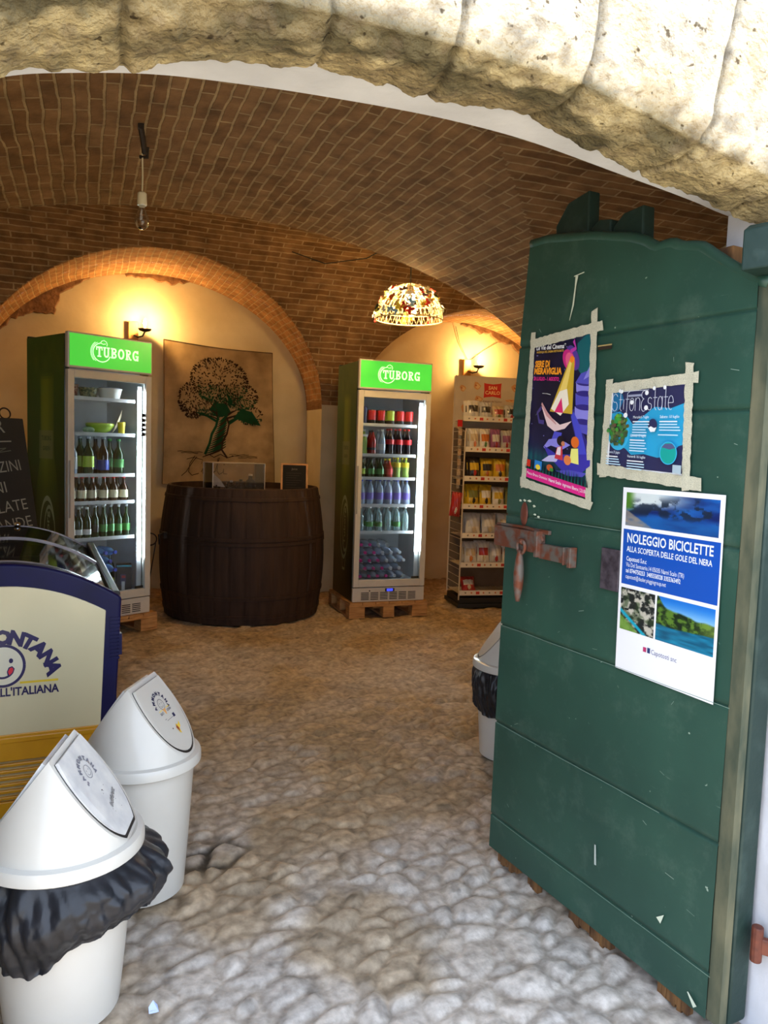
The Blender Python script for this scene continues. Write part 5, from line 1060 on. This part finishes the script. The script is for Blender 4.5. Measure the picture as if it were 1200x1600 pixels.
for k in range(5200):
    x, y = rs.uniform(.1, .92), rs.uniform(.42, .95)
    bi = None
    for i_, (a, d, c, e) in enumerate(BL):
        q = ((x-a)/c)**2+((y-d)/e)**2
        if q < 1: bi = (i_, q, a, d, c, e); break
    if not bi: continue
    i_, q, a, d, c, e = bi
    dens = .20+.8*sm(.6, 1, q)+.75*sm(.1, -.9, (y-d)/e)
    if rs.random() > dens: continue
    an = math.atan2(y-d, x-a)+rs.uniform(-.7, .7); l_ = rs.uniform(.007, .015); w_ = rs.uniform(.003, .0062)
    col_ = gr if (y < d-.2*e and x > .3 and rs.random() < .75) else br_
    P_.h = .0004; P_.poly([(x-l_*math.cos(an), y-l_*math.sin(an)), (x+w_*math.sin(an), y-w_*math.cos(an)), (x+l_*math.cos(an), y+l_*math.sin(an)), (x-w_*math.sin(an), y+w_*math.cos(an))], col_)
P_.h = .0006
for pts in ([(.40, .55), (.44, .60), (.56, .60), (.60, .54), (.52, .50), (.46, .50)], [(.62, .50), (.78, .46), (.88, .45), (.84, .50), (.80, .55), (.70, .57)], [(.58, .58), (.57, .66), (.55, .70), (.62, .62)]): P_.poly(pts, gr)
for x0, y0, x1, y1, w_ in ((.50, .50, .40, .60, .012), (.50, .50, .36, .55, .010), (.49, .48, .30, .50, .008), (.54, .50, .66, .56, .014), (.55, .49, .72, .52, .012), (.53, .52, .56, .64, .012), (.47, .50, .44, .62, .010)):
    P_.line([(x0, y0), ((x0+x1)/2+.01, (y0+y1)/2+.012), (x1, y1)], [w_*1.3, w_, w_*.3], br_)
# twisted trunk
pass
for k in range(15):
    q = k/14; y = .225+.25*q; xc = .455+.075*q; hw_ = .075-.03*q+.02*(1-q)**3
    P_.line([(xc-hw_, y-.015), (xc-.3*hw_, y+.004), (xc+.4*hw_, y+.03), (xc+hw_, y+.06)], [.004, .013, .016, .005], gr if k % 3 else br_)
P_.line([(.36, .22), (.40, .30), (.42, .37), (.46, .43), (.48, .50)], .022, gr); P_.line([(.56, .20), (.51, .26), (.52, .32), (.56, .38), (.58, .45), (.56, .50)], .016, br_); P_.line([(.58, .46), (.66, .50), (.80, .54)], [.03, .02, .01], gr); P_.line([(.48, .46), (.38, .50), (.28, .52)], [.02, .016, .008], gr)
P_.line([(.34, .20), (.40, .22), (.44, .20), (.50, .225), (.56, .20), (.62, .215)], .006, br_)
for (x0, x1, y0) in ((.12, .34, .235), (.15, .30, .225), (.60, .84, .215), (.66, .84, .205), (.58, .76, .225)): P_.line([(x0+(x1-x0)*k/8, y0+rs.uniform(-.004, .004)) for k in range(9)], .004, br_)
ink = rgb(70, 52, 34)
P_.line([(.16, .06), (.20, .09), (.26, .17), (.29, .20), (.27, .205), (.23, .15), (.22, .09), (.25, .065), (.31, .08)], .006, ink); P_.line([(.20, .18), (.26, .195), (.34, .18), (.33, .15)], .005, ink)
P_.line([(.33, .09), (.345, .12), (.345, .08), (.37, .075), (.39, .12), (.39, .08), (.42, .075), (.45, .10)], .006, ink)
P_.line([(.45, .09), (.48, .17), (.49, .20), (.475, .19), (.47, .10), (.49, .075), (.52, .09), (.53, .12), (.53, .08), (.56, .08)], .006, ink); P_.ell(.533, .15, .005, .005, ink, 8)
b.build('tree_print', M_CLOTH, tp, colors=True)

# ------------------------------------------------------------------ wall sconces and lamps
M_FLAME = emis_mat('lit_bulb', (1, .72, .35), 90)
def sconce(label, x, z, y=7.75, w=.10):
    t = thing('wall_sconce', label, 'wall lamp', (x, y, z))
    b = MB(); b.box(-.11, -.02, -.045, -.001, -.13, .05); b.build('back_plate', M_OAK, t, bevel=.006)
    b = MB(); b.tube([(-.06, -.04, -.08), (-.03, -.10, -.10), (.01, -.125, -.09), (.03, -.13, -.05)], .008, 8); b.build('arm', M_DKMETAL, t, smooth=1)
    b = MB(); b.lathe([(.012, -.052), (.05, -.04), (.062, -.022), (.058, -.024), (.012, -.044)], 20, (.03, -.13, 0)); b.build('drip_tray', M_DKMETAL, t, smooth=1)
    b = MB(); b.lathe([(.013, -.043), (.013, .0), (.009, .003)], 14, (.03, -.13, 0)); b.build('candle_sleeve', MC['cream'], t, smooth=40)
    b = MB(); b.lathe([(.008, .003), (.016, .02), (.017, .035), (.008, .06), (.001, .075)], 14, (.03, -.13, 0)); b.build('candle_bulb', M_FLAME, t, smooth=1)
    l = bpy.data.lights.new('sconce_light', 'POINT'); l.energy = K_SCONCE; l.color = (1, .60, .22); l.shadow_soft_size = .02; lo = bpy.data.objects.new('sconce_light', l); COL.objects.link(lo); lo.parent = t; lo.location = (.03, -.17, .04)
sconce('lit candle sconce with wooden back plate above the left drinks fridge', .50, 2.50)
sconce('lit candle sconce with wooden back plate above the snack rack', 4.02, 2.40)
# wires fixed above the right sconce
t = thing('lamp_wire', 'thin wires running in a V up the wall from the right sconce', 'wire', (0, 0, 0)); b = MB(); b.tube([(3.97, 7.735, 2.44), (3.86, 7.735, 2.62), (3.80, 7.73, 2.80)], .003, 5); b.tube([(3.99, 7.735, 2.44), (4.15, 7.735, 2.56), (4.35, 7.73, 2.68)], .003, 5); b.build('wire', M_BLACK, t)
# pendant with butterflies
PC = (2.15, 5.12); PR = .238; PZ0 = 2.355; PHt = .25
pl_ = thing('pendant_lamp', 'lit wire dome ceiling lamp covered with coloured butterflies', 'pendant lamp', (PC[0], PC[1], PZ0))
M_WIRE = mat('cream_wire', rgb(226, 206, 160), rough=.4)
def dm(a, e): return (PR*math.cos(a)*math.cos(e), PR*math.sin(a)*math.cos(e), PHt*math.sin(e))
b = MB()
for k in range(16): b.tube([dm(2*PI*k/16, e) for e in np.linspace(0, PI/2*.97, 14)], .0022, 5)
for e in (.0, .25, .5, .78, 1.08, 1.35): b.tube([dm(a, e) for a in np.linspace(0, 2*PI, 49)[:-1]], .0045 if e == 0 else .0018, 5, closed=True)
for k in range(40):
    a = 2*PI*k/40; b.tube([dm(a+.5*q, 1.3*q) for q in np.linspace(0, 1, 9)], .0010, 4); b.tube([dm(a-.5*q, 1.3*q) for q in np.linspace(0, 1, 9)], .0010, 4)
b.build('wire_dome', M_WIRE, pl_)
BC = [(200, 30, 24), (240, 220, 60), (236, 232, 216), (30, 50, 34), (236, 232, 216), (190, 30, 30), (220, 110, 40), (130, 180, 220), (60, 70, 60), (240, 214, 60), (90, 70, 90), (244, 240, 220)]
bms = [mat(f'butterfly_{"abcdefghijkl"[i]}', rgb(*c), rgb(*c), rough=.6) for i, c in enumerate(BC)]
rs = random.Random(12)
wing = [(0, .000), (.010, .022), (.034, .034), (.040, .016), (.026, .002), (.030, -.014), (.018, -.028), (.004, -.014)]
proto_b = {}
for k in range(78):
    a = rs.uniform(0, 2*PI); e = math.asin(.05+.9*((k+.5)/90)); p = Vector(dm(a, e))*1.03; nrm = Vector((math.cos(a)*math.cos(e), math.sin(a)*math.cos(e), math.sin(e)))
    q = nrm.to_track_quat('Z', 'Y').to_matrix().to_4x4(); mi = rs.randrange(12)
    if mi not in proto_b:
        b = MB()
        for sg in (1, -1):
            b.add([(sg*x*math.cos(.5), y, abs(x)*math.sin(.5)) for x, y in wing], [tuple(range(len(wing)))])
        b.tube([(0, -.016, 0), (0, .018, 0)], .0025, 5); o = b.build('butterfly', bms[mi], pl_); proto_b[mi] = o
    else: o = proto_b[mi].copy(); COL.objects.link(o); o.parent = pl_
    o.matrix_local = Matrix.Translation(p) @ q @ Matrix.Rotation(rs.uniform(0, 6), 4, 'Z') @ Matrix.Scale(rs.uniform(.6, .92), 4)
b = MB(); b.tube([(0, 0, PHt-.01), (0, 0, .88)], .005, 6); b.lathe([(.02, .19), (.024, .21), (.024, .245), (.01, .26)], 14); b.build('cord', M_BLACK, pl_)
b = MB(); b.sphere((0, 0, .155), .034, 10); b.build('bulb', emis_mat('pendant_bulb', (1, .74, .36), 60), pl_, smooth=1)
l = bpy.data.lights.new('pendant_light', 'POINT'); l.energy = K_PEND; l.color = (1, .62, .24); l.shadow_soft_size = .04; lo = bpy.data.objects.new('pendant_light', l); COL.objects.link(lo); lo.parent = pl_; lo.location = (0, 0, .155); bpy.data.objects['bulb'].visible_shadow = True
t = thing('ceiling_cable', 'thin black cable running along the vault to the butterfly lamp', 'cable', (0, 0, 0)); b = MB(); b.tube([(1.55, 6.15, 2.98), (1.75, 5.9, 2.86), (1.95, 5.5, 2.84), (2.15, 5.15, 2.95)], .004, 5); b.build('cable_run', M_BLACK, t)
# bare bulb
bb = thing('bare_bulb_pendant', 'unlit bare bulb in a white holder hanging from a rusty hook in the vault', 'pendant lamp', (.222, 3.55, 0)); zc = float(zA(.245))
b = MB(); b.box(-.012, .012, -.07, -.04, zc-.02, zc-.002); b.tube([(0, -.05, zc-.01), (.01, -.03, zc-.05), (.02, .0, zc-.10)], .012, 6); b.tube([(.03, 0, zc-.07), (.03, .01, zc-.11), (.0, 0, zc-.115)], .008, 6); b.build('hook', M_DKMETAL, bb)
b = MB(); b.tube([(.01, 0, zc-.10), (.012, 0, zc-.20), (.01, 0, zc-.265)], .0035, 6); b.build('cord', MC['cream'], bb)
b = MB(); b.lathe([(.012, .055), (.019, .05), (.021, .005), (.019, 0)], 18, (.01, 0, zc-.315)); b.build('bulb_holder', MC['cream'], bb, smooth=40)
b = MB(); b.lathe([(.012, 0), (.015, -.02), (.029, -.05), (.031, -.068), (.024, -.09), (.010, -.10), (.001, -.101)], 22, (.01, 0, zc-.315)); b.build('glass_bulb', glass_mat('bulb_glass', (.95, .95, .95), .03), bb, smooth=1)

# ------------------------------------------------------------------ ice cream freezer
M_CREAM = mat('cream_panel', rgb(226, 214, 172), rgb(220, 207, 164), rough=.3, coat=.3, scale=2)
M_NAVY = mat('navy_plastic', rgb(16, 14, 68), rgb(14, 12, 56), rough=.5, coat=0, spec=.25)
M_YEL = mat('yellow_plastic', rgb(226, 164, 24), rgb(214, 150, 18), rough=.35, coat=.2)
M_HOOD = glass_mat('freezer_glass', (.70, .74, .74), .10, .04, .10, (.05, .06, .06))
fz = thing('ice_cream_freezer', 'cream and navy ice cream freezer with arched glass lid and yellow foot', 'freezer', (-.273, 3.05, 0), R(3))
def ft(x, hi=.985, lo=.85, hw=.41): return lo+(hi-lo)*(1-(abs(x)/hw)**2.0) if abs(x) < hw else lo
def taper(x, z): return x*(1-.09*max(0, (.85-z))/.85)
def arch_poly(hw, z0, hi, lo, n=28, cut=.0):
    pts = [(taper(hw, z0), z0)]+[(hw*math.cos(0)*(1-2*k/n), ft(hw*(1-2*k/n), hi, lo, hw)) for k in range(n+1)]+[(taper(-hw, z0), z0)]
    return pts
b = MB(); b.prism(arch_poly(.41, .36, .985, .845), 0, .05); b.build('navy_end_frame', M_NAVY, fz, bevel=.012, seg=3)
b = MB(); b.prism(arch_poly(.405, .40, .955, .82), 1.50, 1.55); b.build('far_end_frame', M_NAVY, fz, bevel=.01)
b = MB(); P_ = Print(b, lambda a, z, hh: (a, -.0012-hh, z)); pp = arch_poly(.352, .352, .905, .798); b.prism(pp, -.008, .0); b.build('cream_panel', M_CREAM, fz, bevel=.006)
b = MB()
for k in range(12): b.box(.366, .402, -.0035, .0, .66-k*.014+.10, .669-k*.014+.10)
b.box(.41-.012, .4115, .004, .045, .62, .70); b.build('navy_ribs', M_NAVY, fz)
b = MB(); b.box(-.37, .37, .01, 1.54, .10, .36); b.box(-.395, .395, .05, 1.50, .36, .80); b.build('cabinet', M_NAVY, fz, bevel=.004)
b = MB(); b.box(-.375, .375, -.012, .01, .255, .355); b.box(-.375, .375, -.006, .012, .355, .36); b.box(-.375, .375, -.018, .01, .325, .345); b.box(-.375, .375, -.010, .01, .03, .10); b.box(-.375, -.355, -.010, .01, .1, .255); b.box(.355, .375, -.010, .01, .1, .255)
for k in range(6): b.box(-.355, .355, -.008, .01, .106+k*.025, .118+k*.025)
b.build('yellow_foot', M_YEL, fz, bevel=.003)
b = MB(); b.box(-.355, .355, .004, .02, .10, .255); b.build('grille_back', mat('grille_inside', rgb(200, 180, 130), rough=.7), fz)
b = MB(); P_ = Print(b, lambda a, z, hh: (a, -.0086-hh, z)); nv = rgb(40, 32, 84); cz = .613; cy_ = cz-.068
letters(P_, 'SAMMONTANA', .0, cy_, .150, .048, nv, 90+60, 90-75, .065)
P_.ell(0, cz, .066, .072, rgb(232, 224, 196), 40); P_.arc(0, cz, .070, .075, 0, 360, .010, nv, 48); P_.ell(-.026, cz+.018, .007, .009, nv); P_.ell(.026, cz+.018, .007, .009, nv)
P_.arc(-.002, cz-.004, .038, .040, 205, 330, .008, nv); P_.poly([(.012, cz-.022), (.018, cz-.006), (.030, cz-.002), (.038, cz-.012), (.034, cz-.026), (.020, cz-.040), (.014, cz-.034)], nv); P_.poly([(.016, cz-.022), (.021, cz-.010), (.029, cz-.006), (.034, cz-.014), (.030, cz-.026), (.020, cz-.035)], rgb(226, 40, 60))
P_.poly([(-.05, cz-.066), (.05, cz-.066), (0, cz-.19)], rgb(226, 166, 90)) if False else None
P_.rect(.055, cz-.070, .184, cz-.062, rgb(236, 200, 50)); P_.rect(-.184, cz-.070, -.055, cz-.062, rgb(236, 200, 50))
P_.text("GELATI", -.19, cz-.112, .030, nv, .03, width=.11); P_.text("ALL'ITALIANA", -.035, cz-.112, .030, nv, .03, width=.222)
b.build('panel_print', M_PRINT, fz, colors=True)
# lids: curved glass in dark frames, middle cross bar, side rails
def arcstrip(b, y0, y1, hi, lo, hw, th=.004, n=24, x0=-1, x1=1):
    for k in range(n):
        xa = hw*(x0+(x1-x0)*k/n); xb = hw*(x0+(x1-x0)*(k+1)/n); za = ft(xa, hi, lo, hw); zb_ = ft(xb, hi, lo, hw)
        b.add([(xa, y0, za), (xb, y0, zb_), (xb, y1, zb_), (xa, y1, za)], [(0, 1, 2, 3)])
b = MB(); arcstrip(b, .06, .80, .985, .858, .37); b.build('glass_lid', M_HOOD, fz, smooth=1)
b = MB(); arcstrip(b, .78, 1.50, .965, .838, .37); b.build('glass_lid', M_HOOD, fz, smooth=1)
M_FR2 = mat('lid_frame_metal', rgb(120, 108, 104), rgb(96, 86, 84), rough=.25, metal=.7)
for (y0, hi, lo, w_) in ((.775, .992, .866, .028), (.05, .992, .860, .014), (1.49, .968, .842, .02)):
    b = MB()
    b.grid(lambda i, j: ((.37*(2*i-1)), y0+w_*(0 if j in (0, 1) else (0 if j < .34 else 1)), ft(.37*(2*i-1), hi, lo, .37)-(0.012 if j in (0, 1) else 0)), 24, 3)
    b.build('lid_cross_bar', M_FR2, fz, smooth=30)
for sx in (-1, 1):
    b = MB(); b.box(sx*.368-.0, sx*.408, .03, 1.54, .80, .862) if sx > 0 else b.box(-.408, -.368, .03, 1.54, .80, .862); b.build('side_rail', M_BLACK, fz, bevel=.008)
b = MB(); b.box(.372, .380, .05, 1.52, .861, .866); b.build('rail_trim', M_CHROME, fz)
b = MB(); b.box(-.36, .36, .06, 1.49, .60, .605); b.build('liner', mat('dark_liner', rgb(60, 64, 66), rough=.6), fz)
b = MB(); b.lathe([(.014, 0), (.018, .01), (.012, .022)], 14, (.02, 1.47, .965)); b.build('lid_knob', M_CHROME, fz, smooth=1)
rs = random.Random(8)
ICW = [('white', rgb(226, 226, 222)), ('brown', rgb(110, 66, 40)), ('red', rgb(190, 40, 44)), ('green', rgb(60, 130, 70)), ('blue', rgb(50, 90, 170)), ('cream', rgb(222, 200, 150))]
IM = {k: mat('wrapper_'+k, c, c, rough=.35) for k, c in ICW}
for k in range(14):
    kk_ = ICW[k % 6][0]; x = -.27+.18*(k % 4); y = .16+.34*(k//4)
    c, s = math.cos(R(3)), math.sin(R(3)); t = MB(); t.T = Matrix.Rotation(rs.uniform(-.3, .3), 4, 'Z'); t.box(-.06, .06, -.10, .10, 0, .07)
    o = t.build('ice_cream_packet', IM[kk_], bevel=.015); tag(o, f'{kk_} ice cream packet, {ORD[k % 4]} from left, {ORD[k//4]} row from the front, inside the freezer', 'ice cream', 'ice cream packets in the freezer'); o.location = (-.273+c*x-s*y, 3.05+s*x+c*y, .606)

# ------------------------------------------------------------------ blackboard sign
brz, btl = R(33), R(14)
bt = Vector((-.364, 5.49, 1.57)); nrm = Vector((math.sin(brz), -math.cos(brz), 0)); wd = Vector((math.cos(brz), math.sin(brz), 0))
foot = bt+nrm*1.55*math.tan(btl); foot.z = .008
sg = thing('chalkboard_sign', 'tall black chalkboard menu stand leaning left of the drinks fridge', 'sign', foot, brz)
BT = Matrix.Rotation(-btl, 4, 'X'); BL_ = 1.55/math.cos(btl)
b = MB(); b.T = BT; b.box(-.64, 0, 0, .018, .14, BL_); b.box(-.64, -.60, 0, .02, 0, .14); b.box(-.04, 0, 0, .02, 0, .14); b.build('board', mat('chalkboard', rgb(34, 35, 33), rgb(28, 29, 27), rough=.75, scale=5), sg, bevel=.006)
b = MB(); b.bar((-.05, .62, 0), (-.05, .40, 1.50), .03, .02); b.bar((-.59, .62, 0), (-.59, .40, 1.50), .03, .02); b.build('back_leg', M_STICK, sg)
b = MB(); b.T = BT; b.tube([(-.11+.035*math.cos(a), .01, BL_+.03+.035*math.sin(a)) for a in np.linspace(0, 2*PI, 21)[:-1]], .005, 6, closed=True); b.build('hanging_ring', M_DKMETAL, sg)
b = MB(); P_ = Print(b, lambda a, z, hh: tuple(BT @ Vector((a, -.0015-hh, z)))); ck = rgb(150, 150, 140)
P_.text('BAR', -.13, 1.50, .09, ck, -.0, al='r', asp=.9, rot=.06); P_.line([(-.45, 1.41), (-.2, 1.44), (-.10, 1.445)], .008, ck); P_.line([(-.4, 1.37), (-.14, 1.40), (-.2, 1.37), (-.11, 1.385)], .006, rgb(96, 100, 90))
for st, x, z, w in (('TRAMEZZINI', -.06, 1.26, .44), ('PANINI', -.17, 1.12, .28), ('INSALATE', -.05, 1.01, .38), ('BEVANDE', -.035, .90, .38)):
    P_.text(st, x, z, .070, ck, -.004, width=w, rot=.12, al='r')
b.build('chalk_writing', M_PRINTM, sg, colors=True)

# ------------------------------------------------------------------ snack rack
M_RACK = mat('rack_cream', rgb(206, 190, 164), rgb(196, 180, 154), rough=.5)
RO, RRZ = (3.2, 6.2), R(-9)
rk = thing('snack_rack', 'tall cream shop rack with seven shelves of snack bags and a red logo', 'rack', (*RO, 0), RRZ)
rc, rsn = math.cos(RRZ), math.sin(RRZ)
def rp(x, y, z): return (RO[0]+rc*x-rsn*y, RO[1]+rsn*x+rc*y, z)
b = MB(); b.box(0, .72, .385, .40, .12, 1.66); b.build('back_panel', mat('rack_brown', rgb(120, 100, 78), rgb(110, 92, 70), rough=.6), rk)
b = MB(); b.box(0, .72, .383, .40, 1.66, 2.15); b.build('header_panel', M_RACK, rk, bevel=.003)
b = MB(); P_ = Print(b, lambda a, z, hh: (a, .3825-hh, z))
def blob(x, z, r, c, sx=1, n=9):
    P_.poly([(x+r*sx*(1+.25*math.sin(3*a+x*9))*math.cos(a), z+r*(1+.2*math.cos(2*a+z*7))*math.sin(a)) for a in np.linspace(0, 2*PI, n, endpoint=False)], c)
for x, z, r, s_ in ((.07, 2.03, .03, 1), (.21, 2.06, .035, 1), (.23, 1.94, .028, 1.4), (.12, 1.84, .05, 1.3), (.60, 2.05, .04, 1), (.57, 1.93, .016, 4), (.69, 2.05, .03, 1), (.68, 1.85, .045, 1), (.35, 1.78, .03, 1.5)):
    blob(x, z, r, rgb(206, 150, 96), s_); blob(x+.006, z-.004, r*.6, rgb(222, 184, 130), s_); blob(x-.01, z+.003, r*.25, rgb(180, 96, 60), s_)
P_.poly([(.28, 2.09), (.30, 2.085), (.37, 2.08), (.44, 2.09), (.455, 2.095), (.45, 2.02), (.455, 1.95), (.44, 1.955), (.37, 1.965), (.30, 1.955), (.28, 1.95), (.285, 2.02)], rgb(206, 50, 36)); P_.text('SAN', .368, 2.03, .032, rgb(240, 190, 130), .03, al='c'); P_.text('CARLO', .368, 1.985, .032, rgb(240, 190, 130), .03, al='c')
P_.text('il gusto del buono', .37, 1.91, .018, rgb(120, 80, 60), 0, al='c')
b.build('header_print', M_PRINTM, rk, colors=True)
for x in (-.004, .724):
    b = MB(); b.tube([(x, .39, .10), (x, .39, 2.14)], .008, 6); b.tube([(x, .02, .08), (x, .02, 1.62), (x, .30, 1.66)], .007, 6)
    for k in range(22): b.tube([(x, .02, .15+k*.07), (x, .39, .15+k*.07)], .003, 4)
    b.build('side_frame', M_RACK, rk)
b = MB(); b.box(-.02, .74, -.02, .42, .012, .05); b.box(0, .72, .0, .40, .05, .10); b.build('base', M_BLACK, rk, bevel=.005)
RZ = (.147, .406, .677, .943, 1.196, 1.46, 1.738)
for i, z in enumerate(RZ):
    y0 = .02 if i < 6 else .12
    b = MB(); b.box(.01, .71, y0, .384, z-.018, z-.012)
    for k in range(12): b.box(.03+k*.057, .034+k*.057, y0, .384, z-.012, z-.008)
    b.build('shelf', M_RACK, rk)
    b = MB(); b.box(.0, .72, y0-.012, y0-.008, z-.024, z+.022); P_ = Print(b, lambda a, zz, hh: (a, y0-.0122-hh, zz)); b.c = [rgb(226, 216, 196)]*len(b.c)
    for k in range(12): 
        if k % 4 == 2: P_.rect(.04+k*.058, z-.014, .075+k*.058, z+.012, rgb(190, 56, 40))
        else: blob(.055+k*.058, z, .009, rgb(206, 120, 70) if k % 2 else rgb(140, 130, 110))
    b.build('price_strip', M_PRINTM, rk, colors=True)
def bag_mesh(w, h, d, c1, c2, c3, sd):
    rs_ = random.Random(sd); b = MB(); ph = rs_.uniform(0, 6)
    def fn(s):
        def f(i, j):
            x = (i-.5)*w; z = j*h; e = (1-abs(2*i-1)**2.6)*(1-abs(2*j-1)**3)**.8; wr = .006*math.sin(i*22+j*9+ph)*(.3+.7*abs(2*j-1))
            return (x*(1-.06*math.sin(PI*j)), s*(d/2*e+wr*(.4+e)), z)
        return f
    def cf(i, j):
        if j > .90 or j < .06: return c1
        if abs(j-.55) < .16 and abs(i-.5) < .36: return c2
        if (i-.5)**2+(j-.25)**2 < .02: return c3
        return c1
    b.grid(fn(-1), 16, 18, 0, cf); b.grid(fn(1), 16, 18, 0, cf); return b
M_SNACK = attr_mat('snack_wrapper', rough=.28, coat=.3)
palW = (('white', rgb(214, 208, 196)), ('yellow', rgb(206, 170, 40)), ('dark', rgb(46, 38, 34)), ('beige', rgb(196, 176, 140)), ('orange', rgb(196, 110, 40)), ('olive', rgb(120, 120, 56)), ('red', rgb(170, 44, 40)), ('silver', rgb(186, 184, 180)), ('violet', rgb(150, 90, 130)), ('green', rgb(70, 120, 60)))
PD = dict(palW)
layout = {6: [('white', 'dark', 'silver', .18), ('silver', 'dark', 'white', .17), ('beige', 'red', 'olive', .14), ('silver', 'dark', 'red', .15), ('beige', 'white', 'red', .13)],
          5: [('white', 'beige', 'orange', .2), ('white', 'orange', 'green', .2), ('violet', 'white', 'red', .2), ('silver', 'violet', 'red', .19), ('beige', 'orange', 'white', .2), ('orange', 'beige', 'red', .19)],
          4: [('dark', 'yellow', 'red', .2), ('yellow', 'dark', 'orange', .19), ('yellow', 'orange', 'dark', .19), ('olive', 'dark', 'red', .18), ('dark', 'red', 'green', .18)],
          3: [('yellow', 'olive', 'dark', .2), ('yellow', 'white', 'dark', .2), ('white', 'yellow', 'olive', .18), ('olive', 'dark', 'white', .18), ('beige', 'dark', 'olive', .17)],
          2: [('white', 'silver', 'beige', .2), ('silver', 'white', 'beige', .2), ('white', 'beige', 'silver', .2), ('beige', 'silver', 'white', .19)],
          1: [('white', 'beige', 'orange', .2), ('white', 'red', 'beige', .21), ('silver', 'white', 'red', .2), ('white', 'orange', 'red', .2), ('beige', 'white', 'red', .2)],
          0: [('red', 'white', 'beige', .15)]}
SN = ['lowest', 'second lowest', 'third lowest', 'middle', 'third highest', 'second highest', 'highest']
sd = 0
for lv, bags in layout.items():
    n = len(bags)
    for k, (a, c, d, h) in enumerate(bags):
        sd += 1; w = min(.66/n*.93, .15) if n > 1 else .14; x = .06+w/2+(.62-w)*k/max(n-1, 1) if n > 1 else .12
        y0 = .10 if lv < 6 else .20
        for row in (0, 1):
            if lv == 0 and row: continue
            o = bag_mesh(w, h, .07, PD[a], PD[c], PD[d], sd+row).build('snack_bag', M_SNACK, smooth=1, colors=True)
            tag(o, f"{a} and {c} snack bag, {ORD[k]} from left, {'front' if row == 0 else 'back'}, {SN[lv]} rack shelf", 'snack bag', 'snack bags on the rack')
            o.location = rp(x, y0+row*.10, RZ[lv]-.006); o.rotation_euler = (R(-9 if lv else -30)*(1 if row == 0 else .6), 0, RRZ+random.uniform(-.08, .08))
hs = thing('hanging_strip', 'clear strip of small packets hanging at the left side of the snack rack', 'hanging strip', rp(-.06, .05, 1.10))
b = MB(); b.box(-.002, .028, -.001, .001, 0, .62); b.build('strip', glass_mat('clear_strip', (.9, .9, .9), .1, .1, .3, (.7, .65, .55)), hs)
b = MB(); b.box(-.012, .034, -.004, .002, .56, .62); b.build('red_tag', MC['red'], hs)
b = MB()
for k in range(6): b.box(-.004, .03, -.012, -.002, .03+k*.09, .09+k*.09)
b.build('packet', mat('pale_packets', rgb(190, 170, 140), rgb(150, 120, 90), rough=.4, scale=60), hs)
o = bag_mesh(.10, .22, .06, PD['red'], PD['red'], PD['white'], 99).build('snack_bag', M_SNACK, smooth=1, colors=True); o.location = rp(-.08, .02, .85); o.rotation_euler = (0, .12, RRZ); tag(o, 'red and white bag hanging from the left side of the snack rack', 'snack bag')

# ------------------------------------------------------------------ small things on the floor
b = MB(); b.add([(-.012, -.006, 0), (.012, -.008, .002), (.010, .008, .010), (.0, .020, .016), (-.012, .008, .008)], [(0, 1, 2, 3, 4), (4, 3, 2, 1, 0)]); b.box(-.008, .008, -.004, .004, -.002, .004)
o = b.build('paper_scrap', mat('pale_blue_paper', rgb(200, 214, 246), rough=.5)); o.location = (.165, 1.90, .012); tag(o, 'tiny pale blue paper scrap on the cobbles at the bottom edge of the picture', 'litter')
# left-over lumps of plaster and stone along the springing of the niche arches
def lump(x, y, z, sx, sy, sz, sd):
    b = MB(); n = 14
    b.grid(lambda i, j: (x+sx*math.sin(PI*j)*math.cos(2*PI*i)*(1+.35*(vnoise(i*6, j*5, sd, 3)-.5)), y+sy*math.sin(PI*j)*math.sin(2*PI*i), z+sz*math.cos(PI*j)*(1+.4*(vnoise(j*6, i*6, sd, 4)-.5))), 24, n); return b
M_RUB = mat('rough_masonry', rgb(160, 118, 78), rgb(110, 78, 50), rough=.95, scale=14, bump=.02, bscale=30)
def ragged(pts, y, th, sd):
    rs_ = random.Random(sd); out_ = []
    for a, c in zip(pts, pts[1:]+pts[:1]):
        n_ = max(2, int(math.hypot(c[0]-a[0], c[1]-a[1])/.03))
        for k in range(n_): out_.append((a[0]+(c[0]-a[0])*k/n_+rs_.uniform(-.010, .010), a[1]+(c[1]-a[1])*k/n_+rs_.uniform(-.012, .012)))
    MB().prism(out_, y, y+th).build('trim_2', M_RUB, kind='structure', bevel=.008)
ragged([(-.78, 2.30), (-.60, 2.48), (-.42, 2.56), (-.25, 2.56), (-.20, 2.74), (-.02, 2.86), (.10, 2.95), (.10, 3.02), (-.30, 2.88), (-.62, 2.62), (-.86, 2.32)], 7.70, .045, 1)
ragged([(.35, 2.965), (.60, 2.955), (.78, 2.93), (.95, 2.96), (1.12, 2.95), (1.12, 2.99), (.7, 3.02), (.35, 3.02)], 7.70, .045, 2)
ragged([(3.86, 2.82), (4.00, 2.80), (4.10, 2.74), (4.22, 2.76), (4.32, 2.66), (4.50, 2.66), (4.62, 2.54), (4.76, 2.52), (4.92, 2.34), (4.98, 2.42), (4.8, 2.66), (4.4, 2.84), (3.9, 2.88)], 7.70, .045, 3)
